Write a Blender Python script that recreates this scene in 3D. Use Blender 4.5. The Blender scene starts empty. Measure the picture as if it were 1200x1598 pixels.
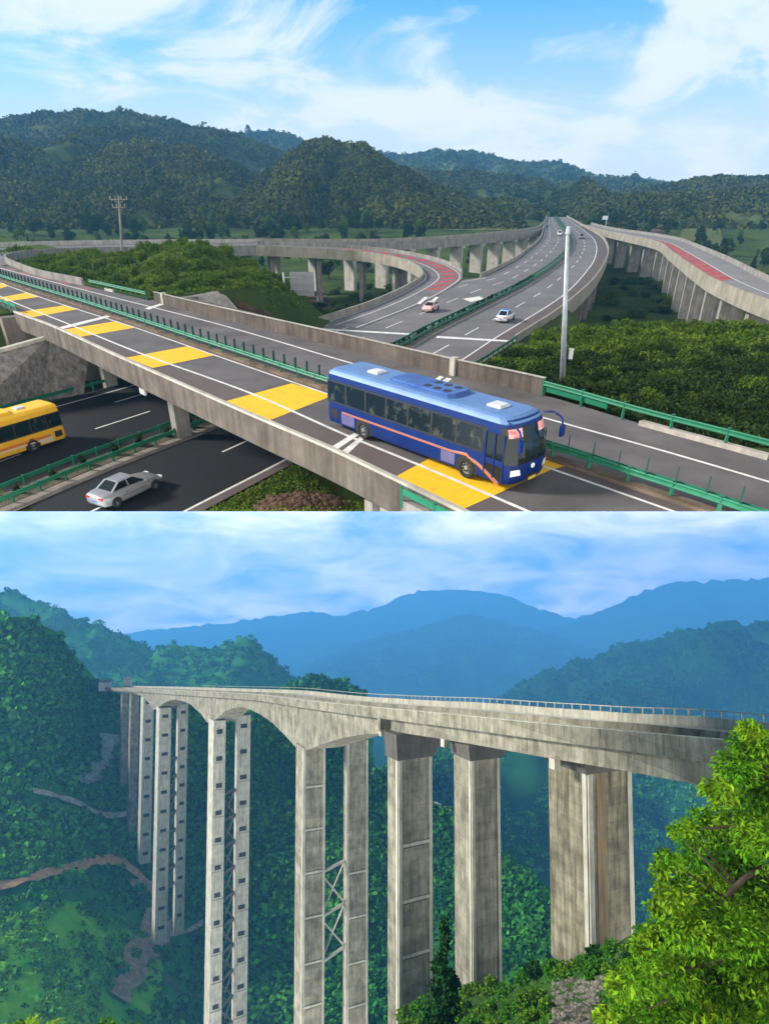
import bpy, bmesh, math, random
import numpy as np
from mathutils import Vector, Matrix
R = math.radians
rng = np.random.default_rng(7); random.seed(7)
scene = bpy.context.scene
COL = scene.collection
# ------------------------------------------------------------------ camera
F, VP, VT, VB = 1000.0, 880.0, 285.0, 940.0       # focal length, principal row, horizon of the interchange, horizon of the gorge
TH_T, TH_B = math.atan((VP-VT)/F), math.atan((VP-VB)/F)
RB = Matrix.Rotation(-(TH_T-TH_B), 4, 'X')         # the gorge's ground falls away below the interchange
cam_d = bpy.data.cameras.new("camera"); cam = bpy.data.objects.new("camera", cam_d); COL.objects.link(cam)
cam_d.sensor_fit = 'HORIZONTAL'; cam_d.sensor_width = 36; cam_d.lens = F/1200*36
cam_d.shift_y = (VP-799)/1200; cam_d.clip_start = 0.5; cam_d.clip_end = 40000
cam.rotation_euler = (R(90)-TH_T, 0, 0); scene.camera = cam
# ------------------------------------------------------------------ sky and sun
SUN_EL, SUN_DIR = 29, Vector((-0.98, 0.10, 0)).normalized()
w = bpy.data.worlds.new("World"); scene.world = w; w.use_nodes = True
nt = w.node_tree; nt.nodes.clear(); N = nt.nodes.new; L = nt.links.new
def vmath(op, a, b=None):
    n = N('ShaderNodeVectorMath'); n.operation = op
    for i, s in enumerate((a, b)):
        if s is None: continue
        if isinstance(s, (tuple, list)): n.inputs[i].default_value = s
        else: L(s, n.inputs[i])
    return n.outputs['Value'] if op == 'DOT_PRODUCT' else n.outputs[0]
def fmath(op, a, b=0.0, clamp=False):
    n = N('ShaderNodeMath'); n.operation = op; n.use_clamp = clamp
    for i, s in enumerate((a, b)):
        if isinstance(s, (int, float)): n.inputs[i].default_value = s
        else: L(s, n.inputs[i])
    return n.outputs[0]
def ramp(fac, stops):
    n = N('ShaderNodeValToRGB'); L(fac, n.inputs[0]); e = n.color_ramp.elements
    e[0].position, e[0].color = stops[0][0], stops[0][1]
    e[1].position, e[1].color = stops[-1][0], stops[-1][1]
    for p, c in stops[1:-1]: k = e.new(p); k.color = c
    return n.outputs[0]
def mixc(f, a, b):
    n = N('ShaderNodeMix'); n.data_type = 'RGBA'
    for s, i in ((f, 0), (a, 6), (b, 7)):
        if isinstance(s, (int, float)): n.inputs[i].default_value = s
        elif isinstance(s, tuple): n.inputs[i].default_value = s
        else: L(s, n.inputs[i])
    return n.outputs[2]
tc = N('ShaderNodeTexCoord').outputs['Generated']
cut_n = Vector((0, 0.082*math.cos(TH_T)*-1 + math.sin(TH_T), math.cos(TH_T)+0.082*math.sin(TH_T))).normalized()
isT = fmath('GREATER_THAN', vmath('DOT_PRODUCT', tc, tuple(cut_n)), 0.0)
rowsB = [tuple(r[:3]) for r in RB.inverted()[:3]]
comb = N('ShaderNodeCombineXYZ')
for i in range(3): L(vmath('DOT_PRODUCT', tc, rowsB[i]), comb.inputs[i])
mv = N('ShaderNodeMix'); mv.data_type = 'VECTOR'; L(isT, mv.inputs[0]); L(comb.outputs[0], mv.inputs[4]); L(tc, mv.inputs[5])
V = mv.outputs[1]
sky = N('ShaderNodeTexSky'); sky.sky_type = 'NISHITA'; sky.sun_disc = False
sky.sun_elevation = R(SUN_EL); sky.sun_rotation = math.atan2(SUN_DIR.x, SUN_DIR.y)
sky.air_density = 1.0; sky.dust_density = 0.6; sky.ozone_density = 2.5; L(V, sky.inputs['Vector'])
sep = N('ShaderNodeSeparateXYZ'); L(V, sep.inputs[0]); zz = sep.outputs[2]
den = fmath('ADD', fmath('MAXIMUM', zz, -0.15), 0.30)
pl = N('ShaderNodeCombineXYZ'); L(fmath('DIVIDE', sep.outputs[0], den), pl.inputs[0]); L(fmath('DIVIDE', sep.outputs[1], den), pl.inputs[1])
L(fmath('MULTIPLY', isT, 3.7), pl.inputs[2])
def wnoise(vec, sc, det, rough, dist=0.0):
    n = N('ShaderNodeTexNoise'); L(vec, n.inputs['Vector']); n.inputs['Scale'].default_value = sc
    n.inputs['Detail'].default_value = det; n.inputs['Roughness'].default_value = rough; n.inputs['Distortion'].default_value = dist
    return n.outputs['Fac']
n1 = wnoise(pl.outputs[0], 2.3, 9, 0.60, 0.5)
n2 = wnoise(pl.outputs[0], 2.4, 9, 0.60, 0.5)
g = lambda x: (x, x, x, 1)
cT = ramp(n1, [(0.42, g(0)), (0.48, g(0.3)), (0.54, g(0.8)), (0.60, g(1))])
cB = ramp(n2, [(0.32, g(0.0)), (0.47, g(0.5)), (0.62, g(1))])
# elevation: pale at the horizon, blue above it, and an overcast overhead, out of view, added to whiten the light
gT = ramp(zz, [(0.0, g(1.0)), (0.06, g(0.9)), (0.12, g(0.5)), (0.19, g(0.14)), (0.30, g(0.0))])
oT = ramp(zz, [(0.30, g(0.0)), (0.45, g(0.85)), (1.0, g(0.9))])
gB = ramp(zz, [(0.0, g(0.0)), (0.05, g(0.5)), (0.12, g(1.0))])
fwd = N('ShaderNodeSeparateXYZ'); L(tc, fwd.inputs[0]); fB = ramp(fwd.outputs[1], [(0.35, g(0)), (0.6, g(1))])
gain = N('ShaderNodeMix'); gain.data_type = 'RGBA'; gain.blend_type = 'MULTIPLY'; gain.inputs[0].default_value = 1
L(sky.outputs[0], gain.inputs[6]); gain.inputs[7].default_value = (0.02, 0.68, 1.12, 1)
T1 = mixc(gT, gain.outputs[2], (4.7, 5.1, 5.25, 1))
T2 = mixc(cT, T1, (5.6, 5.7, 5.75, 1))
T3 = mixc(oT, T2, (3.0, 2.95, 2.85, 1))
B1 = mixc(gB, (5, 8.5, 15, 1), (5.2, 7.2, 12, 1))
B2 = mixc(cB, B1, (26, 23, 22, 1))
B3 = mixc(fB, (18, 17.6, 16.6, 1), B2)  # unseen sky behind and below whitened as fill light for the gorge
final = mixc(isT, B3, T3)
bg = N('ShaderNodeBackground'); bg.inputs[1].default_value = 0.1; L(final, bg.inputs[0])
out = N('ShaderNodeOutputWorld'); L(bg.outputs[0], out.inputs[0])
sun_d = bpy.data.lights.new("sun", 'SUN'); sun_d.energy = 3.8; sun_d.angle = R(10); sun_d.color = (1, 0.95, 0.87)
sun = bpy.data.objects.new("sun", sun_d); COL.objects.link(sun)
sv = Vector((SUN_DIR.x*math.cos(R(SUN_EL)), SUN_DIR.y*math.cos(R(SUN_EL)), math.sin(R(SUN_EL))))
sun.rotation_euler = sv.to_track_quat('Z', 'Y').to_euler(); sun.location = (-60, -40, 60)
vs = scene.view_settings; vs.view_transform = 'Standard'; vs.look = 'None'; vs.exposure = 0.9; vs.gamma = 1
scene.cycles.use_denoising = True; scene.cycles.max_bounces = 5; scene.cycles.diffuse_bounces = 2; scene.cycles.volume_bounces = 2
scene.cycles.glossy_bounces = 2; scene.cycles.transmission_bounces = 2; scene.cycles.transparent_max_bounces = 4
# ------------------------------------------------------------------ pixel -> place
def ray(u, v, th):
    x = (u-600)/F; z = -(v-VP)/F; c, s = math.cos(th), math.sin(th)
    return Vector((x, c+s*z, -s+c*z))
def T(u, v, z): r = ray(u, v, TH_T); return r*(z/r.z)
def Ty(u, v, y): r = ray(u, v, TH_T); return r*(y/r.y)
def B(u, v, d): r = ray(u, v, TH_B); return r*(d/r.y)
def pxT(p):
    c, s = math.cos(TH_T), math.sin(TH_T); d = c*p[1]-s*p[2]; up = s*p[1]+c*p[2]
    return 600+F*p[0]/d, VP-F*up/d
# ------------------------------------------------------------------ noise in numpy
def _h(ix, iy, s):
    n = (ix*374761393 + iy*668265263 + s*974634721) & 0x7fffffff
    n = ((n ^ (n >> 13))*1274126177) & 0x7fffffff
    return ((n ^ (n >> 16)) & 0xffff)/65535.0
def vnoise(x, y, s=0):
    ix = np.floor(x).astype(np.int64); iy = np.floor(y).astype(np.int64); fx = x-ix; fy = y-iy
    fx = fx*fx*(3-2*fx); fy = fy*fy*(3-2*fy)
    a, b, c, d = _h(ix, iy, s), _h(ix+1, iy, s), _h(ix, iy+1, s), _h(ix+1, iy+1, s)
    return (a*(1-fx)+b*fx)*(1-fy)+(c*(1-fx)+d*fx)*fy
def fbm(x, y, o=4, s=0):
    r = 0; a = 0.5; x = np.asarray(x, float); y = np.asarray(y, float)
    for i in range(o): r = r+a*(vnoise(x, y, s+i)-0.5); x = x*2.03+11.3; y = y*2.03+7.7; a *= 0.5
    return r*2
def sstep(a, b, x): t = np.clip((np.asarray(x, float)-a)/(b-a), 0, 1); return t*t*(3-2*t)
# ------------------------------------------------------------------ materials
MATS = {}
def mat(name, col, rough=0.8, var=0.0, scale=1.0, col2=None, bump=0.0, bscale=None, streak=0.0, spec=0.3, metal=0.0, island=0.0, coat=0.0, trans=0.0, sharp=(0.35, 0.65), det=5, lines=None):
    if name in MATS: return MATS[name]
    m = bpy.data.materials.new(name); m.use_nodes = True; t = m.node_tree; b = t.nodes['Principled BSDF']
    b.inputs['Roughness'].default_value = rough; b.inputs['Specular IOR Level'].default_value = spec; b.inputs['Metallic'].default_value = metal
    b.inputs['Coat Weight'].default_value = coat
    if trans or any(k in name for k in ('ground', 'forest', 'grass', 'field', 'soil', 'bark')): b.inputs['Specular IOR Level'].default_value = 0.03
    c = tuple(col)+(1,); c2 = tuple(col2)+(1,) if col2 else tuple(min(1, x*(1-var)) for x in col)+(1,)
    b.inputs['Base Color'].default_value = c
    nn, ll = t.nodes.new, t.links.new
    tcn = nn('ShaderNodeTexCoord').outputs['Object']
    last = None
    if var or col2:
        n = nn('ShaderNodeTexNoise'); n.inputs['Scale'].default_value = scale; n.inputs['Detail'].default_value = det; n.inputs['Roughness'].default_value = 0.62
        ll(tcn, n.inputs['Vector'])
        r = nn('ShaderNodeValToRGB'); r.color_ramp.elements[0].position = sharp[0]; r.color_ramp.elements[1].position = sharp[1]
        r.color_ramp.elements[0].color = c; r.color_ramp.elements[1].color = c2
        ll(n.outputs['Fac'], r.inputs[0]); last = r.outputs[0]
    if streak:
        mp = nn('ShaderNodeMapping'); mp.inputs['Scale'].default_value = (1.3, 1.3, 0.09); ll(tcn, mp.inputs[0])
        n = nn('ShaderNodeTexNoise'); n.inputs['Scale'].default_value = 1.0; n.inputs['Detail'].default_value = 6; n.inputs['Roughness'].default_value = 0.7
        ll(mp.outputs[0], n.inputs['Vector'])
        r = nn('ShaderNodeValToRGB'); r.color_ramp.elements[0].position = 0.42; r.color_ramp.elements[1].position = 0.68
        r.color_ramp.elements[0].color = (1, 1, 1, 1); r.color_ramp.elements[1].color = (1-streak, 1-streak*1.05, 1-streak*1.15, 1)
        ll(n.outputs['Fac'], r.inputs[0])
        mx = nn('ShaderNodeMix'); mx.data_type = 'RGBA'; mx.blend_type = 'MULTIPLY'; mx.inputs[0].default_value = 1
        if last: ll(last, mx.inputs[6])
        else: mx.inputs[6].default_value = c
        ll(r.outputs[0], mx.inputs[7]); last = mx.outputs[2]
    if island:
        gm = nn('ShaderNodeNewGeometry')
        r = nn('ShaderNodeValToRGB'); r.color_ramp.elements[0].color = (1-island,)*3+(1,); r.color_ramp.elements[1].color = (1+island*0.9, 1+island*0.75, 1+island*0.25, 1)
        ll(gm.outputs['Random Per Island'], r.inputs[0])
        mx = nn('ShaderNodeMix'); mx.data_type = 'RGBA'; mx.blend_type = 'MULTIPLY'; mx.inputs[0].default_value = 1
        if last: ll(last, mx.inputs[6])
        else: mx.inputs[6].default_value = c
        ll(r.outputs[0], mx.inputs[7]); last = mx.outputs[2]
    if lines:
        sp_ = nn('ShaderNodeSeparateXYZ'); ll(tcn, sp_.inputs[0]); dv = nn('ShaderNodeMath'); dv.operation = 'DIVIDE'; ll(sp_.outputs[2], dv.inputs[0]); dv.inputs[1].default_value = lines[0]
        fr_ = nn('ShaderNodeMath'); fr_.operation = 'FRACT'; ll(dv.outputs[0], fr_.inputs[0])
        r = nn('ShaderNodeValToRGB'); r.color_ramp.elements[0].color = (lines[2],)*3+(1,); r.color_ramp.elements[1].position = lines[1]; r.color_ramp.elements[1].color = (1, 1, 1, 1); ll(fr_.outputs[0], r.inputs[0])
        fl_ = nn('ShaderNodeMath'); fl_.operation = 'FLOOR'; ll(dv.outputs[0], fl_.inputs[0]); wn = nn('ShaderNodeTexWhiteNoise'); wn.noise_dimensions = '1D'; ll(fl_.outputs[0], wn.inputs['W'])
        mr = nn('ShaderNodeMapRange'); mr.inputs['To Min'].default_value = .84; mr.inputs['To Max'].default_value = 1.08; ll(wn.outputs['Value'], mr.inputs[0])
        for src in (r.outputs[0], mr.outputs[0]):
            mx = nn('ShaderNodeMix'); mx.data_type = 'RGBA'; mx.blend_type = 'MULTIPLY'; mx.inputs[0].default_value = 1
            if last: ll(last, mx.inputs[6])
            else: mx.inputs[6].default_value = c
            ll(src, mx.inputs[7]); last = mx.outputs[2]
    if last: ll(last, b.inputs['Base Color'])
    if bump:
        n = nn('ShaderNodeTexNoise'); n.inputs['Scale'].default_value = bscale or scale*3; n.inputs['Detail'].default_value = 5
        ll(tcn, n.inputs['Vector'])
        bm_ = nn('ShaderNodeBump'); bm_.inputs['Strength'].default_value = bump; bm_.inputs['Distance'].default_value = 0.3
        ll(n.outputs['Fac'], bm_.inputs['Height']); ll(bm_.outputs[0], b.inputs['Normal'])
    if trans:
        o = t.nodes['Material Output']; tr = nn('ShaderNodeBsdfTranslucent'); ms = nn('ShaderNodeMixShader'); ms.inputs[0].default_value = trans
        if last: ll(last, tr.inputs[0])
        else: tr.inputs[0].default_value = c
        ll(b.outputs[0], ms.inputs[1]); ll(tr.outputs[0], ms.inputs[2]); ll(ms.outputs[0], o.inputs[0])
    MATS[name] = m; return m
# ------------------------------------------------------------------ things and meshes
TOPS = []                                             # (root, frame)
def frame_matrix(base, rz, fr):
    m = Matrix.Translation(base) @ Matrix.Rotation(rz, 4, 'Z')
    return RB @ m if fr == 'B' else m
def tag(o, label=None, cat=None, group=None, kind=None):
    if label: o['label'] = label
    if cat: o['category'] = cat
    if group: o['group'] = group
    if kind: o['kind'] = kind
    return o
def thing(name, label, cat, base=(0, 0, 0), rz=0.0, fr='T', group=None):
    o = bpy.data.objects.new(name, None); COL.objects.link(o); o.empty_display_size = 0.3
    o.matrix_world = frame_matrix(Vector(base), rz, fr); tag(o, label, cat, group); o['_b'] = 0
    del o['_b']; TOPS.append((o, fr)); BASE[o.name] = Vector(base) if rz == 0 else None
    return o
BASE = {}
class MB:
    def __init__(s): s.v = []; s.f = []; s.m = []
    def add(s, vs, fs, mi=0):
        n = len(s.v); s.v += [tuple(p) for p in vs]; s.f += [tuple(i+n for i in f) for f in fs]; s.m += [mi]*len(fs); return s
    def quad(s, a, b, c, d, mi=0): return s.add((a, b, c, d), ((0, 1, 2, 3),), mi)
    def box(s, c, size, rz=0.0, mi=0, mtx=None):
        x, y, z = (k/2 for k in size); m = mtx or (Matrix.Translation(Vector(c)) @ Matrix.Rotation(rz, 4, 'Z'))
        vs = [m @ Vector((a*x, b*y, d*z)) for d in (-1, 1) for a, b in ((-1, -1), (1, -1), (1, 1), (-1, 1))]
        return s.add(vs, ((3, 2, 1, 0), (4, 5, 6, 7), (0, 1, 5, 4), (1, 2, 6, 5), (2, 3, 7, 6), (3, 0, 4, 7)), mi)
    def bar(s, p, q, wd, ht, mi=0):
        p, q = Vector(p), Vector(q); d = q-p; L_ = d.length
        if L_ < 1e-6: return s
        x = d/L_; up = Vector((0, 0, 1)) if abs(x.z) < 0.97 else Vector((0, 1, 0)); y = up.cross(x).normalized(); z = x.cross(y)
        m = Matrix((x, y, z)).transposed().to_4x4(); m.translation = (p+q)/2
        return s.box((0, 0, 0), (L_, wd, ht), mtx=m, mi=mi)
    def tube(s, p, q, r0, r1=None, n=8, mi=0, cap=True):
        p, q = Vector(p), Vector(q); r1 = r0 if r1 is None else r1; d = (q-p).normalized()
        a = d.orthogonal().normalized(); b = d.cross(a); vs = []
        for c, r in ((p, r0), (q, r1)):
            vs += [c+(a*math.cos(2*math.pi*i/n)+b*math.sin(2*math.pi*i/n))*r for i in range(n)]
        fs = [(i, (i+1) % n, n+(i+1) % n, n+i) for i in range(n)]
        if cap: fs += [tuple(range(n))[::-1], tuple(range(n, 2*n))]
        return s.add(vs, fs, mi)
    def pipe(s, pts, rad, n=8, mi=0):
        for i in range(len(pts)-1): s.tube(pts[i], pts[i+1], rad[i] if hasattr(rad, '__len__') else rad, rad[i+1] if hasattr(rad, '__len__') else rad, n, mi)
        return s
    def sweep(s, path, prof, mi=0, cap=True, closed=True):
        P = [Vector(p) for p in path]; n = len(prof); vs = []
        for i, p in enumerate(P):
            d = (P[min(i+1, len(P)-1)]-P[max(i-1, 0)]); d.z = 0; d.normalize(); nr = Vector((d.y, -d.x, 0))
            pr = prof[i] if isinstance(prof[0][0], (tuple, list)) else prof
            vs += [p+nr*o+Vector((0, 0, h)) for o, h in pr]
        n = len(prof[0]) if isinstance(prof[0][0], (tuple, list)) else len(prof)
        fs = []
        for i in range(len(P)-1):
            for k in range(n if closed else n-1): fs.append((i*n+k, i*n+(k+1) % n, (i+1)*n+(k+1) % n, (i+1)*n+k))
        if cap and closed: fs += [tuple(range(n))[::-1], tuple((len(P)-1)*n+k for k in range(n))]
        return s.add(vs, fs, mi)
    def build(s, name, mats, parent=None, fr='T', smooth=False, base=None, local=False):
        me = bpy.data.meshes.new(name)
        mats = mats if isinstance(mats, (list, tuple)) else [mats]
        v = np.array(s.v, float)
        if parent is not None and not local:
            b = BASE.get(parent.name)
            p = parent
            while b is None and p.parent: p = p.parent; b = BASE.get(p.name)
            if b is not None: v = v-np.array(b)
        me.from_pydata(v.tolist(), [], s.f)
        for m in mats: me.materials.append(m)
        if len(mats) > 1: me.polygons.foreach_set('material_index', s.m)
        if smooth: me.polygons.foreach_set('use_smooth', [True]*len(s.f))
        bm = bmesh.new(); bm.from_mesh(me); bmesh.ops.recalc_face_normals(bm, faces=bm.faces); bm.to_mesh(me); bm.free()
        o = bpy.data.objects.new(name, me); COL.objects.link(o)
        if parent is not None: o.parent = parent
        else:
            if fr == 'B': o.matrix_world = RB
            TOPS.append((o, fr))
        return o
def npmesh(name, verts, faces, mats, parent=None, fr='T', smooth=False, link=True):
    """verts (n,3); faces (m,k) all the same k."""
    me = bpy.data.meshes.new(name); nv, (nf, k) = len(verts), faces.shape
    me.vertices.add(nv); me.vertices.foreach_set('co', np.asarray(verts, np.float32).ravel())
    me.loops.add(nf*k); me.loops.foreach_set('vertex_index', faces.astype(np.int32).ravel())
    me.polygons.add(nf); me.polygons.foreach_set('loop_start', np.arange(0, nf*k, k, dtype=np.int32))
    me.polygons.foreach_set('use_smooth', np.full(nf, smooth)); me.update(calc_edges=True)
    for m in (mats if isinstance(mats, (list, tuple)) else [mats]): me.materials.append(m)
    if not link: return me
    o = bpy.data.objects.new(name, me); COL.objects.link(o)
    if parent is not None: o.parent = parent
    else:
        if fr == 'B': o.matrix_world = RB
        TOPS.append((o, fr))
    return o
def inst(src_mesh, name, parent, loc=(0, 0, 0), rz=0.0, sc=1.0):
    o = bpy.data.objects.new(name, src_mesh); COL.objects.link(o); o.parent = parent
    o.location = loc; o.rotation_euler = (0, 0, rz); o.scale = (sc, sc, sc) if not hasattr(sc, '__len__') else sc
    return o
def copy_tree(o, parent=None):
    c = o.copy(); COL.objects.link(c)
    if parent is not None: c.parent = parent
    for ch in o.children: copy_tree(ch, c)
    return c
def smooth(pts, step):
    """Catmull-Rom through points, about one point per step metres."""
    P = [Vector(p) for p in pts]; P = [P[0]*2-P[1]]+P+[P[-1]*2-P[-2]]; o = []
    for i in range(1, len(P)-2):
        a, b, c, d = P[i-1:i+3]; n = max(1, int((c-b).length/step))
        ta = (c-a)*0.5; tb = (d-b)*0.5
        la = (c-b).length
        if ta.length > la: ta = ta*(la/ta.length)
        if tb.length > la: tb = tb*(la/tb.length)
        for k in range(n):
            t = k/n; t2, t3 = t*t, t*t*t
            o.append(b*(2*t3-3*t2+1)+ta*(t3-2*t2+t)+c*(-2*t3+3*t2)+tb*(t3-t2))
    o.append(P[-2]); return o
def resample(P, n):
    A = np.array([tuple(p) for p in P]); s = np.r_[0, np.cumsum(np.linalg.norm(np.diff(A, axis=0), axis=1))]
    t = np.linspace(0, s[-1], n); return [Vector((np.interp(t, s, A[:, 0]), np.interp(t, s, A[:, 1]), np.interp(t, s, A[:, 2]))) for t in t]
def plen(P): return sum((P[i+1]-P[i]).length for i in range(len(P)-1))
def between(A, Bp, f, n=160):
    a, b = resample(A, n), resample(Bp, n); return [a[i].lerp(b[i], f) for i in range(n)]
def ribbon(mb, P, wd, dz=0.0, mi=0):
    P = [Vector(p) for p in P]; vs = []
    for i, p in enumerate(P):
        d = P[min(i+1, len(P)-1)]-P[max(i-1, 0)]; d.z = 0; d.normalize(); nr = Vector((d.y, -d.x, 0))
        vs += [p+nr*wd/2+Vector((0, 0, dz)), p-nr*wd/2+Vector((0, 0, dz))]
    return mb.add(vs, [(2*i, 2*i+1, 2*i+3, 2*i+2) for i in range(len(P)-1)], mi)
def dashes(mb, P, wd, on, off, dz, ph=0.0):
    s = ph; Lt = plen(P); A = np.array([tuple(p) for p in P]); c = np.r_[0, np.cumsum(np.linalg.norm(np.diff(A, axis=0), axis=1))]
    at = lambda t: Vector([np.interp(t, c, A[:, k]) for k in range(3)])
    while s+on < Lt: ribbon(mb, [at(s), at(s+on/2), at(s+on)], wd, dz); s += on+off
def strip(mb, A, Bp, n, dz=0.0, mi=0):
    a, b = resample(A, n), resample(Bp, n); e = Vector((0, 0, dz))
    vs = [q+e for i in range(n) for q in (a[i], b[i])]
    return mb.add(vs, [(2*i, 2*i+1, 2*i+3, 2*i+2) for i in range(n-1)], mi)
def pdist(x, y, P):
    d = np.full(np.shape(x), 1e9)
    for i in range(len(P)-1):
        ax, ay, bx, by = P[i][0], P[i][1], P[i+1][0], P[i+1][1]; vx, vy = bx-ax, by-ay; l2 = vx*vx+vy*vy+1e-9
        t = np.clip(((x-ax)*vx+(y-ay)*vy)/l2, 0, 1); d = np.minimum(d, np.hypot(x-ax-t*vx, y-ay-t*vy))
    return d
# ------------------------------------------------------------------ foliage generators
def leaf_cloud(centres, radii, n, size, seed=0, flat=0.0, aspect=2.0, droop=0.3):
    """n pointed leaves in clusters (centres (k,3), radii (k,3)); each leaf is a bent pair of triangles as two quads. returns verts, quads"""
    r = np.random.default_rng(seed); k = len(centres); C = np.asarray(centres, float); Rr = np.asarray(radii, float)
    wgt = Rr.prod(axis=1)**(2/3); ci = r.choice(k, n, p=wgt/wgt.sum())
    d = r.normal(size=(n, 3)); d /= np.linalg.norm(d, axis=1)[:, None]
    rad = r.random(n)**0.45; p = C[ci]+d*Rr[ci]*rad[:, None]
    ax = d+r.normal(size=(n, 3))*0.7; ax[:, 2] -= droop; ax /= np.linalg.norm(ax, axis=1)[:, None]
    up = r.normal(size=(n, 3))*(1-flat); up[:, 2] += 0.6+flat
    sd = np.cross(ax, up); sd /= np.linalg.norm(sd, axis=1)[:, None]+1e-9; nr = np.cross(sd, ax)
    s = (size*(0.55+0.9*r.random(n)))[:, None]; wd = s/aspect/2*1.1
    a = p-ax*s/2; b = p+ax*s/2+nr*-0.12*s; m = p+nr*0.1*s
    v = np.stack([a, m+sd*wd, b, m-sd*wd], 1).reshape(-1, 3)
    return v, np.arange(4*n).reshape(-1, 4)
def crown_mesh(name, seed, h, w, n, size, m, kind='round'):
    r = np.random.default_rng(seed); C = []; Q = []
    if kind == 'round':
        for i in range(16):
            a = r.random()*6.28; t = r.random(); zc = h*(0.3+0.55*t); k = math.sin(min(1, (t*0.8+0.2))*math.pi)**0.6
            C.append((math.cos(a)*w*0.33*k*r.random()**0.4, math.sin(a)*w*0.33*k*r.random()**0.4, zc)); q = w*(0.14+0.12*r.random()); Q.append((q, q, q*0.75))
    elif kind == 'cone':
        for i in range(20):
            t = i/20; a = r.random()*6.28; k = w*0.5*(1-t)**0.8
            C.append((math.cos(a)*k*0.5, math.sin(a)*k*0.5, h*(0.12+0.85*t))); q = max(0.08*w, k*0.55); Q.append((q, q, h*0.07))
    elif kind == 'bush':
        for i in range(14):
            a = r.random()*6.28; q = w*(0.13+0.12*r.random()); k = r.random()**0.5
            C.append((math.cos(a)*w*0.34*k, math.sin(a)*w*0.34*k, h*(0.2+0.55*r.random()*(1-0.5*k)))); Q.append((q, q, q*0.8*h/w*1.3))
    v, f = leaf_cloud(C, Q, n, size, seed)
    v[:, 2] = np.maximum(v[:, 2], 0.02)
    return npmesh(name, v, f, m, link=False)
def trunk_mesh(name, seed, h, r0, m, limbs=5):
    mb = MB(); r = random.Random(seed); top = Vector((r.uniform(-.2, .2), r.uniform(-.2, .2), h*0.75))
    mid = Vector((r.uniform(-.15, .15), r.uniform(-.15, .15), h*0.4))
    mb.pipe([(0, 0, -0.4), mid, top], [r0, r0*0.7, r0*0.2], 7)
    for i in range(limbs):
        a = r.random()*6.28; s = Vector((0, 0, 0)).lerp(mid, 0.8).lerp(top, r.random()*0.8); e = s+Vector((math.cos(a), math.sin(a), 0.9))*h*r.uniform(.12, .25)
        mb.tube(s, e, r0*0.4, r0*0.1, 5)
    o = mb.build(name, m); TOPS.pop(); me = o.data; bpy.data.objects.remove(o); return me
def ico():
    bm = bmesh.new(); bmesh.ops.create_icosphere(bm, subdivisions=2, radius=1); v = np.array([p.co for p in bm.verts]); f = np.array([[q.index for q in p.verts] for p in bm.faces]); bm.free(); return v, f
ICO = ico()
def blobs(name, pts, rad, m, fr='T', seed=0, squash=0.9, k=20):
    """many tree crowns as ONE mesh for a far wood: each crown a ball of k leaf clumps facing outwards."""
    r = np.random.default_rng(seed); n = len(pts); pts = np.asarray(pts); rad = np.asarray(rad)
    d = r.normal(size=(n, k, 3)); d[:, :, 2] = np.abs(d[:, :, 2])*1.1-.35; d /= np.linalg.norm(d, axis=2)[:, :, None]
    tall = (squash*(0.75+0.8*r.random(n)))[:, None]
    p = d*(0.62+0.42*r.random((n, k)))[:, :, None]; p[:, :, 2] *= tall; p = p*rad[:, None, None]+pts[:, None, :]
    nr = d+r.normal(size=(n, k, 3))*0.38; nr /= np.linalg.norm(nr, axis=2)[:, :, None]
    a = np.cross(nr, r.normal(size=(n, k, 3))); a /= np.linalg.norm(a, axis=2)[:, :, None]+1e-9; b = np.cross(nr, a)
    s = (rad[:, None]*(0.26+0.26*r.random((n, k))))[:, :, None]
    v = np.stack([p+a*s, p+b*s*.8, p-a*s, p-b*s*.8], 2)
    return npmesh(name, v.reshape(-1, 3), np.arange(n*k*4).reshape(-1, 4), m, fr=fr)
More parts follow.
